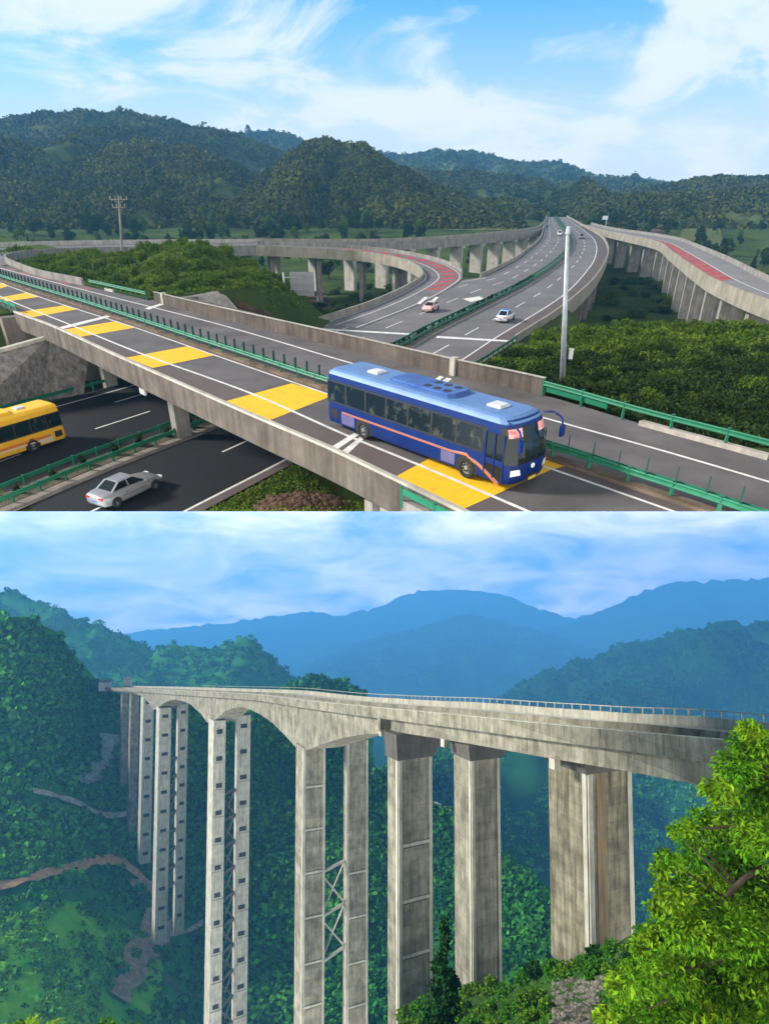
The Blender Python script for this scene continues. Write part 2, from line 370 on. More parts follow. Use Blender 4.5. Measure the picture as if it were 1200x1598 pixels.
def ridge(name, label, px, depth, Df, Db, base_z, m, fr='T', seed=0, nx=130, nt=60, amp=0.19, forest=None, fm=None, frad=6, flabel=None, spur=0.5, pw=1.15):
    """a hill range: silhouette (u,v) at its true distance, falling away in front and behind, with spurs and gullies."""
    if fr == 'T' and depth > 600: k_ = float(np.interp(depth, [560, 900, 1300, 1500, 2100, 2300, 3200], [520, 622, 850, 1000, 1700, 1850, 2050]))/depth; depth *= k_; Df *= k_; Db *= k_; frad *= k_
    P = [(Ty(u, v, depth) if fr == 'T' else B(u, v, depth)) for u, v in px]
    if fr == 'T': Df = min(Df, max(60.0, depth-435))
    X = np.array([p.x for p in P]); Z = np.array([p.z for p in P]); span = X[-1]-X[0]; ext = 0.06*span
    xs = np.linspace(X[0]-ext, X[-1]+ext, nx); ts = np.r_[-np.linspace(1, 0, nt)[:-1]**1.3*Df, np.linspace(0, 1, nt//3)**1.3*Db]
    GX, GT = np.meshgrid(xs, ts)
    def H(x, t):
        Zr = np.interp(x, X, Z); e = np.clip(np.minimum((x-X[0]+ext)/(ext*2+1e-6), (X[-1]+ext-x)/(ext*2+1e-6)), 0, 1)
        Zr = base_z+(Zr-base_z)*(0.0+1.0*sstep(0, 0.5, e))
        Hh = max(Z.max()-base_z, 1.0); k = 2.2/Hh
        if fr == 'B': Zr = Zr+Hh*.035*fbm(x*k*9, x*0+seed, 3, seed+31)*sstep(0, .5, e)
        tt = np.where(t < 0, -t/Df, t/Db); sp = fbm(x*k*0.8+seed, t*k*0.25, 3, seed)*spur
        sh = np.clip(1-np.clip(tt*(1+sp*1.6*sstep(0, .25, tt)), 0, 1), 0, 1)**pw*np.clip((1-tt)*5, 0, 1)
        env = sstep(0, 0.12, tt)*(0.25+sh)*np.clip((1-tt)*3, 0, 1)
        return base_z-3*sstep(.85, 1, tt)+(Zr-base_z)*sh+Hh*amp*env*sstep(0, .5, e)*(fbm(x*k*1.3, t*k*1.3, 5, seed+9))+Hh*0.02*fbm(x*k*7, t*k*7, 2, seed+5)*sstep(0.02, .1, sh)
    GZ = H(GX, GT); v = np.stack([GX, GT+depth, GZ], 2).reshape(-1, 3)
    i = np.arange(len(ts)-1)[:, None]*nx+np.arange(nx-1)[None]; f = np.stack([i, i+1, i+nx+1, i+nx], 2).reshape(-1, 4)
    o = npmesh(name, v, f, m, fr=fr, smooth=True); tag(o, label, 'hill', kind='structure')
    if forest:
        r = np.random.default_rng(seed+3); x = r.uniform(xs[0], xs[-1], forest*3); t = r.uniform(-Df*0.97, Db*0.25, forest*3)
        keep = fbm(x*0.004*(900/depth)*2, t*0.004*(900/depth)*2, 3, seed+21) > -0.33
        x, t = x[keep][:forest], t[keep][:forest]; z = H(x, t)
        rd = frad*(0.55+0.8*r.random(len(x)))
        q = blobs('forest', np.stack([x, t+depth, z+rd*0.25], 1), rd, fm, fr=fr, seed=seed+4)
        tag(q, flabel or ('woods covering the '+label), 'forest', kind='stuff')
    return o, H
# ================================================================== materials of the interchange
ASPH = mat('asphalt', (0.135, 0.12, 0.12), 0.9, scale=.22, col2=(.075, .068, .066), bump=0.05, bscale=20, det=8)
ASPH2 = mat('asphalt_motorway', (0.165, 0.152, 0.15), 0.9, scale=.12, col2=(.11, .102, .10), det=8)
ASPH3 = mat('asphalt_lower_shaded', (0.011, 0.011, 0.012), 0.8, 0.3, 0.2)
SHOULD = mat('shoulder', (0.115, 0.09, 0.085), 0.9, 0.2, 0.3)
WHITE = mat('white_paint', (0.72, 0.70, 0.66), 0.7, 0.3, 1.5)
YELLOW = mat('yellow_paint', (0.78, 0.44, 0.012), 0.75, scale=1.6, col2=(.52, .30, .03), sharp=(.48, .8), det=9)
RED = mat('red_paint', (0.42, 0.07, 0.065), 0.8, 0.4, 0.35)
CONC = mat('concrete', (0.30, 0.28, 0.25), 0.9, 0.35, 0.5, streak=0.45, bump=0.1, bscale=4)
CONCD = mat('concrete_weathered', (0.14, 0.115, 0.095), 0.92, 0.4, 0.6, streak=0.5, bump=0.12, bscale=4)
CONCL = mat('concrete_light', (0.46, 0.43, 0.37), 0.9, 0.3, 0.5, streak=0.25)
GREEN = mat('green_rail_paint', (0.012, 0.17, 0.085), 0.5, 0.25, 2.0, spec=0.4)
GREEND = mat('green_fin', (0.02, 0.07, 0.055), 0.6, 0.2, 2.0)
STEEL = mat('galvanised_steel', (0.36, 0.39, 0.41), 0.5, 0.2, 3.0, metal=0.3)
STONE = mat('stone_pitching', (0.27, 0.25, 0.23), 0.95, scale=1.6, col2=(0.12, 0.11, 0.10), bump=0.6, bscale=2.4)
SOIL = mat('red_soil', (0.11, 0.070, 0.048), 0.95, 0.4, 0.6, bump=0.4, bscale=2)
GROUND = mat('ground_cover', (0.030, 0.050, 0.012), 0.95, scale=0.05, col2=(0.075, 0.105, 0.022), bump=0.6, bscale=0.6)
HILLG = mat('hill_ground', (0.028, 0.042, 0.010), 0.95, scale=0.05, col2=(0.085, 0.10, 0.025), bump=0.9, bscale=0.15, sharp=(.42, .66))
FOREST = mat('forest_far', (0.036, 0.048, 0.008), 0.95, scale=0.010, col2=(0.085, 0.092, 0.016), island=0.32, spec=0.1)
LEAFD = mat('leaf_dark', (0.022, 0.045, 0.012), 0.7, scale=0.5, col2=(0.04, 0.07, 0.016), island=0.5, trans=0.2)
LEAFM = mat('leaf_mid', (0.055, 0.115, 0.016), 0.7, scale=0.4, col2=(0.11, 0.165, 0.022), island=0.5, trans=0.25)
LEAFB = mat('leaf_bright', (0.09, 0.165, 0.02), 0.7, scale=0.4, col2=(0.16, 0.21, 0.03), island=0.45, trans=0.3)
BARK = mat('bark', (0.08, 0.06, 0.045), 0.95, 0.4, 3.0)
ZO, ZL = -11.5, -18.5
tp = lambda z, pts: [T(u, v, z) for u, v in pts]
# ================================================================== overpass lines (all on its deck level)
E_ = smooth(tp(ZO, [(-90, 438), (-20, 467.5), (26.7, 488), (88, 511), (192, 558.7), (400, 650.5), (516.6, 700), (645, 761), (760, 816), (1000, 924), (1300, 1060)]), 2)
WL = smooth(tp(ZO, [(-90, 421), (16, 469), (101, 503), (218.7, 551), (390, 613), (537.5, 678), (650, 724), (821, 797), (900, 832)]), 2)
MN = smooth(tp(ZO, [(-90, 405), (10.7, 445), (61, 463), (122.7, 483), (210.7, 511), (320, 549), (506, 613), (858, 731), (1047, 797), (1150, 833)]), 2)
GR = smooth(tp(ZO, [(-90, 398), (0, 436), (139, 481), (320, 543), (400, 570), (506, 606), (850, 713), (917, 735), (988, 760), (1065, 785), (1200, 832)]), 2)
OW = smooth(tp(ZO, [(-60, 404), (0, 418), (130, 452), (320, 500), (429, 531), (529, 561), (860, 655), (1040, 705), (1200, 752), (1330, 791)]), 2)
FP = smooth(tp(ZO, [(16, 413), (60, 430), (130, 445), (229, 468), (320, 491), (546, 545), (708, 585), (848, 617), (1000, 662), (1200, 716), (1330, 755), (1700, 868)]), 2)
LOOPL = smooth([T(*p) for p in [(16, 413, ZO), (10, 406, ZO), (40, 399, ZO), (130, 393, ZO-.6), (300, 390, ZO-2), (400, 388, ZO-3.5)]], 3)
LOOPO = smooth([T(*p) for p in [(-140, 420, ZO), (-130, 400, ZO), (-60, 389, ZO), (60, 383.5, ZO-.6), (250, 379.5, ZO-2), (400, 378, ZO-3.5)]], 3)
ax_ = (E_[0]-E_[-1]); ax_ = (T(26.7, 488, ZO)-T(645, 761, ZO)); ax_.z = 0; ax_.normalize(); nn_ = Vector((-ax_.y, ax_.x, 0))
if nn_.y < 0: nn_ = -nn_
O0 = T(645, 761, ZO)
def tn(p): d = Vector(p)-O0; return d.dot(ax_), d.dot(nn_)
tL = tn(T(26.7, 488, ZO))[0]; tR = tn(T(600, 741, ZO))[0]
# ================================================================== motorway lines
ML = smooth(tp(ZL, [(-120, 690), (-20, 655), (105, 621), (205, 594), (350, 550), (497, 505), (573, 482), (640, 458), (700, 440), (750, 432), (800, 408), (817, 396), (843, 373), (849, 350), (853, 338)]), 3)
MR = smooth(tp(ZL, [(180, 872), (250, 832), (330, 790), (460, 722), (600, 650), (735, 577), (803, 533), (874, 486), (925, 440), (945, 407), (948, 388), (938, 370), (914, 355), (884, 338)]), 3)
MM = smooth(tp(ZL, [(-90, 818), (0, 785), (125, 733), (265, 680), (430, 618), (620, 544), (666, 519), (740, 483), (817, 444), (870, 408), (890, 381), (886, 364), (875, 351), (866, 338)]), 3)
MW = smooth(tp(ZL, [(200, 845), (290, 797), (450, 715), (600, 632), (712, 567), (770, 529), (878, 461), (916, 422), (928, 403), (931, 384), (925, 371), (907, 356), (880, 338)]), 3)
# ------------------------------------------------------------------ the ground
def seg_tn(x, y): dx, dy = x-O0.x, y-O0.y; return dx*ax_.x+dy*ax_.y, dx*nn_.x+dy*nn_.y
MMc = [p for p in MM if p.y < 118]
_mr = [p for p in MR if p.y < 140]; MRy = np.array([p.y for p in _mr]); MRx = np.array([p.x for p in _mr]); _o = np.argsort(MRy); MRy, MRx = MRy[_o], MRx[_o]
HB = [T(230, 400, -9)*1.0, T(150, 395, -10), T(320, 415, -11)]
LP_ = [T(*p) for p in [(400, 388, -15), (483, 392, -16), (560, 397, -17), (613, 405, -17.6), (647, 417, -18), (660, 433, -18.3), (633, 453, -18.5), (573, 480, -18.5)]]
def gz(x, y):
    x = np.asarray(x, float); y = np.asarray(y, float)
    z = np.interp(y, [0, 60, 100, 135, 160, 330, 420, 700, 3500], [-20, -20, -20.5, -25, -30, -31, -24, -23, -20])+fbm(x*.03, y*.03, 4, 3)*1.6*sstep(20, 60, y)
    z = z+sstep(380, 700, y)*fbm(x*.006, y*.006, 4, 8)*3
    # green mound between the overpass and the loop
    def bump(cx, cy, h, rx, ry, rot=0): 
        c, s = math.cos(rot), math.sin(rot); dx, dy = x-cx, y-cy; a = (c*dx+s*dy)/rx; b = (-s*dx+c*dy)/ry
        return h*np.exp(-(a*a+b*b)**1.3)
    m1 = T(205, 400, -10); z = z+bump(m1.x, 118, 11.2, 24, 18, -0.25)+bump(T(350, 445, -13).x, 106, 5.0, 16, 12)
    z = z+(sstep(0.2, 1, 1-np.hypot((x+62)/30, (y-100)/26)))*5
    t, n = seg_tn(x, y)
    wd = 26
    eL = np.minimum.reduce([sstep(tL+1.0, tL+2.5, t), sstep(-9, -1.5, n), 1-sstep(30, 48, n)])
    zl = ZO-0.35; z = np.where(eL > 0, np.maximum(z, z*(1-eL)+zl*eL), z)
    # fill behind the right abutment and the shrubby slope beyond the far rail
    eR = np.minimum.reduce([1-sstep(tR-4.5, tR-2.0, t), sstep(-7, -1.0, n), 1-sstep(18, 22, n)])
    z = np.where(eR > 0, np.maximum(z, z*(1-eR)+(ZO-.4)*eR), z)
    eH = sstep(2.5, 9.0, (x-np.interp(y, MRy, MRx))*.8)*sstep(15.2, 16.2, n)
    hill = np.interp(y, [0, 30, 42, 55, 70, 82, 112, 140], [-11.9, -11.9, -12.0, -12.9, -13.6, -16.5, -28, -31])+fbm(x*.08, y*.08, 3, 5)*1.3*sstep(17, 24, n)
    z = np.where(eH > 0, np.maximum(z, z*(1-eH)+hill*eH), z)
    # near mound under the right abutment
    c = T(470, 783, -15.6); z = z+bump(c.x, c.y-1, 4.2, 7, 4.2, 0.5)
    # motorway cut
    d = pdist(x, y, MMc); k = 1-sstep(14.8, 20, d); k = k*(1-sstep(5.0, 9.0, (x-np.interp(y, MRy, MRx))*.8)*(y > 40)); k = np.where(y > 122, k*(1-sstep(122, 135, y)), k)
    z = z*(1-k)+np.minimum(z, ZL-0.14)*k*0+(ZL-0.14)*k
    # keep the valley below the viaduct decks
    d2 = pdist(x, y, [p for p in MM if 118 < p.y]); z = np.where(d2 < 16, np.minimum(z, np.where(y > 125, -24.0, ZL-.3)), z)
    return z
ys = np.r_[np.linspace(14, 60, 110), np.geomspace(60.5, 330, 200), np.geomspace(333, 2250, 80)]
us = np.linspace(-1, 1, 330)
GY, GU = np.meshgrid(ys, us, indexing='ij'); GX = GU*(GY*0.57+10)
GZ = gz(GX, GY); nx = len(us); i = np.arange(len(ys)-1)[:, None]*nx+np.arange(nx-1)[None]
ground = npmesh('ground', np.stack([GX, GY, GZ], 2).reshape(-1, 3), np.stack([i, i+1, i+nx+1, i+nx], 2).reshape(-1, 4), GROUND, smooth=True)
tag(ground, 'green valley floor under and around the motorway interchange', 'ground', kind='structure')
gzs = lambda x, y: float(gz(np.array([x]), np.array([y]))[0])
# ------------------------------------------------------------------ overpass
ov = thing('overpass', 'grey concrete overpass with yellow road bands carrying the blue bus over the motorway', 'overpass', O0)
n_ = 120
Es = [p for p in E_]; 
mb = MB(); strip(mb, E_, FP, n_); mb.build('road_surface', ASPH, ov)
mb = MB(); strip(mb, E_, WL, n_, 0.004); strip(mb, between(GR, GR, 0), MN, n_, 0.006); mb.build('shoulder', SHOULD, ov)
mb = MB(); strip(mb, LOOPL, LOOPO, 60, 0.0); mb.build('ramp_surface', ASPH2, ov)
mb = MB(); ribbon(mb, WL, 0.20, 0.010); ribbon(mb, MN, 0.18, 0.012); ribbon(mb, OW, 0.20, 0.010)
mb.quad(*[p+Vector((0, 0, .013)) for p in tp(ZO, [(514.6, 699), (552, 676), (560, 679), (524, 703)])]); mb.quad(*[p+Vector((0, 0, .013)) for p in tp(ZO, [(531, 706), (562, 682), (568, 684.5), (540, 711)])])
mb.quad(*[p+Vector((0, 0, .013)) for p in tp(ZO, [(665, 601), (686, 586.5), (693, 588), (674, 603)])]); mb.quad(*[p+Vector((0, 0, .013)) for p in tp(ZO, [(678, 604), (697, 589), (705, 591), (688, 606)])])
mb.quad(*[p+Vector((0, 0, .013)) for p in tp(ZO, [(90, 511), (171, 491), (173, 494), (96, 514)])]); mb.quad(*[p+Vector((0, 0, .013)) for p in tp(ZO, [(226, 481), (258, 471), (262, 472.5), (232, 483)])])
mb.build('lane_marking', WHITE, ov)
mb = MB()
for q in [[(619, 743), (658, 722), (700, 697), (900, 722), (858, 734), (722, 795)], [(345, 628), (455, 598), (520, 617), (420, 656)], [(197, 558), (293, 540), (335, 554), (238, 574)], [(96, 514.7), (181, 501), (211, 511), (125, 525.5)],
          [(29, 487), (101, 476), (123, 482), (49, 495)], [(-6, 465), (43, 456), (62.6, 462.7), (-3, 472)], [(-40, 452), (5, 441), (13, 446), (-30, 458)]]:
    P = [p+Vector((0, 0, .008)) for p in tp(ZO, q)]; mb = MB(); mb.add(P, [tuple(range(len(P)))]); mb.build('yellow_band', YELLOW, ov)
mb = MB(); P = between(OW, FP, 0.45); dashes(mb, P[8:60], 1.6, 4, 3, 0.006); mb.build('red_marking', mat('red_paint_pale', (0.28, 0.10, 0.095), 0.8, 0.5, 0.5, col2=(0.13, 0.1, 0.1)), ov)
# near kerb beam + girder face (bridge part only), between the abutments
def cutpath(P, a, b): return [p for p in P if a <= tn(p)[0] <= b]
span = cutpath(E_, tR-6.5, tL+0.5)
mb = MB(); mb.sweep(span, [(0.10, 0.13), (0.10, 0.24), (0.33, 0.24), (0.33, 0.10)]); mb.build('kerb_beam', CONCL, ov)
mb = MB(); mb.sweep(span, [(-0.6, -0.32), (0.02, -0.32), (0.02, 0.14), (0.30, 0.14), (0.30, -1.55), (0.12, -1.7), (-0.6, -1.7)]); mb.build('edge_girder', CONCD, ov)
wdn = 17.5
mb = MB()
for k in range(6):
    mb.sweep([p+nn_*(1.6+k*3.3) for p in span[::4]], [(-0.75, -0.3), (0.75, -0.3), (0.55, -1.65), (-0.55, -1.65)])
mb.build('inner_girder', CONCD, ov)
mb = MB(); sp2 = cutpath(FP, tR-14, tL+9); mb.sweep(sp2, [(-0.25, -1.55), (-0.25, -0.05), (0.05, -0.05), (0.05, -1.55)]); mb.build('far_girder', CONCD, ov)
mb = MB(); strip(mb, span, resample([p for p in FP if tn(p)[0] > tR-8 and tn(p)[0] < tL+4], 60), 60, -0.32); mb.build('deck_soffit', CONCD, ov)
# far parapet (solid concrete) and the pieces of rail that continue it
par = [p for p in FP if pxT(p)[0] > 229 and pxT(p)[0] < 850]
mb = MB(); mb.sweep(par, [(-0.16, -0.1), (-0.16, 0.25), (-0.07, 0.98), (-0.10, 1.0), (-0.10, 1.09), (0.13, 1.09), (0.13, 1.0), (0.10, 0.98), (0.10, -0.1)]); mb.build('parapet', CONCD, ov)
mb = MB(); mb.sweep(par, [(-0.13, 1.094), (-0.13, 1.12), (0.16, 1.12), (0.16, 1.094)]); mb.build('parapet_coping', CONCL, ov)
for u in (262, 715):
    mb = MB(); p = min(FP, key=lambda q: abs(pxT(q)[0]-u)); mb.box(p+Vector((0, 0, .6)), (0.45, 0.5, 1.25), math.atan2(ax_.y, ax_.x)); mb.build('expansion_post', CONCL, ov)
lp = [p for p in FP if pxT(p)[0] <= 133][::-1]+LOOPL[1:]
mb = MB(); mb.sweep(lp, [(-0.15, -1.5), (-0.15, 0.9), (0.15, 0.9), (0.15, -1.5)]); mb.build('ramp_parapet', CONC, ov)
mb = MB(); mb.sweep(LOOPO, [(-0.15, -1.5), (-0.15, 0.95), (0.2, 0.95), (0.2, -1.5)]); mb.build('ramp_parapet', CONCL, ov)
# piers of the overpass
def pier_pair(base_uv, offs):
    b = T(base_uv[0], base_uv[1], ZL); 
    for o in offs:
        q = b+nn_*o; mb = MB(); h = ZO-1.66-ZL
        mb.box((q.x, q.y, ZL+h/2-.2), (1.0, 1.25, h+.4), math.atan2(ax_.y, ax_.x)); mb.build('pier', CONC, ov)
pier_pair((275, 683), (0.6, 7.5, 14.5)); pier_pair((56, 622), (0.3, 7.5, 14.5))
mb = MB(); b = T(275, 683, ZL); mb.box((b.x+nn_.x*7.5, b.y+nn_.y*7.5, ZO-1.95), (1.3, 16.5, 0.6), math.atan2(ax_.y, ax_.x)); mb.build('pier_cap', CONC, ov)
# abutments
mb = MB(); rz = math.atan2(ax_.y, ax_.x)
cL = O0+ax_*(tL+1.0)+nn_*9.5; mb.box((cL.x, cL.y, (ZO-.4+ZL-1)/2), (1.2, 22, ZO-.4-ZL+1), rz); mb.build('abutment', mat('abutment_concrete', (0.20, 0.165, 0.145), 0.9, 0.3, 0.4, streak=0.4), ov)
mb = MB(); cR = O0+ax_*(tR-2.6)+nn_*9.3; mb.box((cR.x, cR.y, (ZO-.4+ZL-1)/2), (1.4, 20, ZO-.4-ZL+1), rz)
for k in range(3): q = O0+ax_*(tR-1.2+k*1.15)+nn_*(0.25); mb.box((q.x, q.y, (ZO-1.7+ZL-.5)/2), (0.6, 0.6, ZO-1.7-ZL+.5), rz)
mb.build('abutment', CONC, ov)
mb = MB(); p = T(216, 606, ZO-2.0)+nn_*0.3; mb.box((p.x, p.y, p.z), (0.95, 0.16, 1.0), rz); mb.bar(p+Vector((0, 0, .45)), p+Vector((0, 0, 1.2)), .1, .1); mb.build('clearance_panel', mat('panel_grey', (0.45, 0.44, 0.42), 0.7, 0.2, 2), ov)
# stone wing wall, left
sw = thing('stone_wall', 'pale stone pitched wall beside the overpass abutment above the yellow bus', 'wall', T(20, 640, ZL))
mb = MB(); a = T(-70, 668, ZL); b_ = T(58, 628, ZL)+nn_*0.5; up = Vector((0, 0, ZO-1.2-ZL)); bk = nn_*2.5+ax_*1.0
mb.quad(a, b_, b_+up*0.98+bk, a+up*0.8+bk*1.2+ax_*3); mb.quad(b_, b_+nn_*4, b_+nn_*4+up*.98+bk, b_+up*0.98+bk); mb.build('wall_face', STONE, sw)
mb = MB(); mb.bar(a+up*0.8+bk*1.2+ax_*3, b_+up*.98+bk, .7, .3); mb.build('coping', CONCL, sw)
# ------------------------------------------------------------------ guard rails
W_BEAM = [(0.05, 0.0), (0.09, 0.05), (0.04, 0.11), (0.04, 0.19), (0.09, 0.25), (0.05, 0.30), (-0.01, 0.30), (-0.01, 0.0)]
def guardrail(name, label, path, side, top=0.78, post=2.0, fins=None, frm='T', group=None, two=False, fin_h=0.65, postm=GREEN):
    P = resample(path, max(3, int(plen(path)/1.0))); t = thing(name, label, 'guardrail', P[len(P)//2], fr=frm, group=group)
    prof = [(o*side, h+top-0.3) for o, h in W_BEAM]
    mb = MB(); mb.sweep(P, prof)
    if two: mb.sweep(P, [(-(o+0.16)*side, h+top-0.3) for o, h in W_BEAM])
    mb.build('rail', GREEN, t)
    n = int(plen(path)/post); Q = resample(path, n+1); pm = MB(); pm.box((0, 0, top/2-.1), (0.13, 0.13, top+.2)); pm.box((0, 0, top+0.06), (0.15, .15, .03)); o0 = None
    for i, q in enumerate(Q[:98]):
        if o0 is None: o0 = pm.build('post', postm, t, local=True); o = o0
        else: o = inst(o0.data, 'post', t)
        o.location = q-BASE[t.name]-Vector((0, 0, 0))
        o.location = o.location+Vector((0, 0, 0))
    if fins:
        n = min(99, int(plen(path)/fins)); Q = resample(path, n+1); fm_ = MB(); fm_.box((0, 0, top+fin_h/2), (0.05, 0.24, fin_h)); fm_.box((0, 0, top-.04), (0.09, 0.09, .2)); o0 = None
        for i in range(n):
            q = Q[i]; d = Q[i+1]-q; a = math.atan2(d.y, d.x)
            o = fm_.build('anti_glare_fin', GREEND, t, local=True) if o0 is None else inst(o0.data, 'anti_glare_fin', t)
            o0 = o0 or o; o.location = q-BASE[t.name]; o.rotation_euler = (0, 0, a+0.5)
    return t
grp = [p for p in GR if -70 < pxT(p)[0] < 1230]
guardrail('guardrail', 'green steel median guardrail with upright fins running along the middle of the overpass', grp, 1, 0.8, 2.0, 1.15, two=True)
mb = MB(); mb.sweep(grp, [(-0.3, -.05), (-0.28, .16), (.28, .16), (.3, -.05)]); mb.build('median_kerb', mat('median_soil', (0.20, 0.15, 0.11), 0.95, 0.5, 0.8), ov)
rr = [p for p in FP if 838 < pxT(p)[0] < 1400]
guardrail('guardrail', 'green guardrail in front of the dark shrubs on the far side behind the bus', [p-nn_*0.1 for p in rr], 1, 0.95, 2.6)
mb = MB(); kk = [p for p in FP if 985 < pxT(p)[0] < 1300]; mb.sweep(kk, [(-0.2, -.1), (-.2, .22), (.25, .26), (.3, -.1)]); mb.build('verge_kerb', mat('verge_pale', (0.42, 0.38, 0.33), .9, .4, 1.2), ov)
kk = [p for p in FP if 830 < pxT(p)[0] < 1000]; mb = MB(); mb.sweep(kk, [(0.02, 0.28), (0.06, .62), (.0, .62), (-.05, .28)]); mb.build('lower_rail', GREEN, ov)
gl = [p for p in FP if 131 < pxT(p)[0] < 232]
guardrail('guardrail', 'green guardrail with pale backing at the foot of the bushy mound', gl, 1, 0.9, 2.4)
mb = MB(); mb.sweep(gl[2:-4], [(-.1, -.1), (-.1, .3), (.1, .3), (.1, -.1)]); mb.build('pale_kerb', CONCL, ov)
gn = [p for p in E_ if pxT(p)[0] < 28]; guardrail('guardrail', 'short green guardrail beside the road above the stone wall', gn, -1, 0.8, 2.0)
gs = [p-nn_*.7+Vector((0, 0, -.55)) for p in E_ if pxT(p)[0] > 640]
guardrail('guardrail', 'short green guardrail at the near end of the overpass beside the widest yellow band', gs, -1, 0.75, 2.0)
# ------------------------------------------------------------------ motorway
mb = MB(); strip(mb, ML, MR, 240); road = mb.build('motorway', ASPH2); tag(road, 'grey two carriageway motorway passing under the overpass and curving to the hills', 'road', kind='structure')
z4 = Vector((0, 0, .004))
# near length of the motorway, blackened to put the overpass's shade into its colour
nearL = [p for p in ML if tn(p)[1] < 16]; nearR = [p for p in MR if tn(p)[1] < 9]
mb = MB(); strip(mb, nearL, nearR, 60, 0.004); o = mb.build('motorway_shaded_asphalt', ASPH3); tag(o, 'motorway asphalt under the overpass, coloured near black for the shade there', 'road', kind='structure')
mb = MB(); strip(mb, [p for p in MW], [p for p in MR], 200, 0.006); o = mb.build('motorway_shoulder', SHOULD); tag(o, 'brownish hard shoulder on the outer side of the motorway', 'road', kind='structure')
mb = MB(); ribbon(mb, MW, 0.22, 0.012); Mi = between(MM, MW, 0.10); ribbon(mb, Mi, 0.16, 0.010)
dashes(mb, between(MM, MW, 0.55), 0.2, 6, 7, 0.012, 3)
dashes(mb, between(MM, ML, 0.40), 0.2, 6, 7, 0.012, 1); dashes(mb, between(MM, ML, 0.70), 0.2, 5, 8, 0.012, 5); ribbon(mb, between(MM, ML, 0.90), 0.18, 0.012)
mb.quad(*[p+Vector((0, 0, .014)) for p in tp(ZL, [(500, 512), (640, 520), (640, 522.5), (498, 514)])]); mb.quad(*[p+Vector((0, 0, .014)) for p in tp(ZL, [(682, 524), (797, 531), (797, 533.5), (680, 527)])])
mb.quad(*[p+Vector((0, 0, .014)) for p in tp(ZL, [(722, 466), (748, 462), (755, 466), (735, 471)])])
o = mb.build('motorway_markings', WHITE); tag(o, 'white lane lines painted on the motorway', 'road marking', kind='structure')
# median: soil strip, two rails, bushes
mb = MB(); mb.sweep(MM, [(-1.0, 0), (-0.95, .12), (.95, .12), (1.0, 0)]); o = mb.build('median_strip', mat('median_earth', (0.045, 0.05, 0.022), .95, scale=1.5, col2=(.11, .09, .06), bump=.5)); tag(o, 'narrow planted earth strip down the middle of the motorway', 'median', kind='structure')
mb = MB(); mb.sweep([p+Vector((0, 0, 0)) for p in between(MM, MW, 0.0) if tn(p)[1] < 12], [(1.0, 0), (1.0, .1), (2.1, .06), (2.1, 0)]); o = mb.build('median_verge', mat('verge_concrete', (.27, .23, .19), .9, .4, .8)); tag(o, 'pale concrete edge strip beside the motorway median', 'verge', kind='structure')
far = [p for p in MM if tn(p)[1] > 16]; near = [p for p in MM if tn(p)[1] < 14]
off = lambda P, d: [P[i]+Vector(((P[min(i+1, len(P)-1)]-P[max(i-1, 0)]).y, -(P[min(i+1, len(P)-1)]-P[max(i-1, 0)]).x, 0)).normalized()*d for i in range(len(P))]
guardrail('guardrail', 'green motorway median rail nearest the silver car, in front of the low bushes', off(near, 0.95), 1, 0.8, 2.0)
guardrail('guardrail', 'green motorway median rail on the yellow bus side, behind the low bushes', off(near, -0.95), -1, 0.8, 2.0)
guardrail('guardrail', 'green median rail beside the white and blue car', off(far, 0.6), 1, 0.8, 4.0)
guardrail('guardrail', 'dark green median rail beside the pink car', off(far, -0.6), -1, 0.8, 4.0)
pe = [p for p in ML if tn(p)[1] < 14]; guardrail('guardrail', 'dark green guardrail at the foot of the abutment behind the yellow bus', off(pe, -0.3), 1, 0.8, 2.5)
pr = [p for p in MR if 14 < tn(p)[1] and pxT(p)[1] > 528]; guardrail('guardrail', 'short green guardrail where the motorway meets the shrubby slope', off(pr, 0.2), -1, 0.8, 2.0)
# motorway viaduct sides
vr = [p for p in MR if pxT(p)[1] < 533 and p.y > 80]; vl = [p for p in ML if pxT(p)[0] > 745 and p.y > 120]
mv_ = thing('motorway_viaduct', 'long curving motorway viaduct with pale parapets running to the hills', 'viaduct', vr[0])
mb = MB(); mb.sweep(vr, [(-0.1, 0), (-.1, .9), (.22, .9), (.22, -1.9), (-.1, -1.9)]); mb.build('parapet', mat('parapet_cream', (.33, .30, .235), .9, .35, .3, streak=.3), mv_)
mb = MB(); mb.sweep(vl, [(-0.22, -1.9), (-.22, .9), (.1, .9), (.1, -1.9)]); mb.build('parapet', MATS['parapet_cream'], mv_)
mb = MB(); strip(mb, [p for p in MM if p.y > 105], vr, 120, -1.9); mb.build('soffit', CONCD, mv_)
def deck_piers(path, root, spacing, w, zoff=-1.5, mat_=CONC, start=0.0, skip=lambda p: False, cols=1, side=0.0, th=1.3):
    Lp = plen(path); n = int((Lp-start)/spacing); A = resample(path, max(200, n*6))
    for k in range(n+1):
        j = int((start+k*spacing)/Lp*(len(A)-1))
        if j >= len(A)-1: break
        p = A[j]; d = A[j+1]-A[max(j-1, 0)]; d.z = 0; d.normalize(); nr = Vector((d.y, -d.x, 0))
        if skip(p): continue
        g = gzs(p.x, p.y)-0.6; h = p.z+zoff-g
        if h < 1: continue
        mb = MB(); c = p+nr*side
        mb.box((c.x, c.y, g+h/2), (th, w, h), math.atan2(d.y, d.x)); mb.box((c.x, c.y, p.z+zoff-.4), (th+.5, w+1.2, .8), math.atan2(d.y, d.x)); mb.build('pier', mat_, root)
deck_piers(vr, mv_, 20, 2.2, -1.9, side=-2.6, start=6)
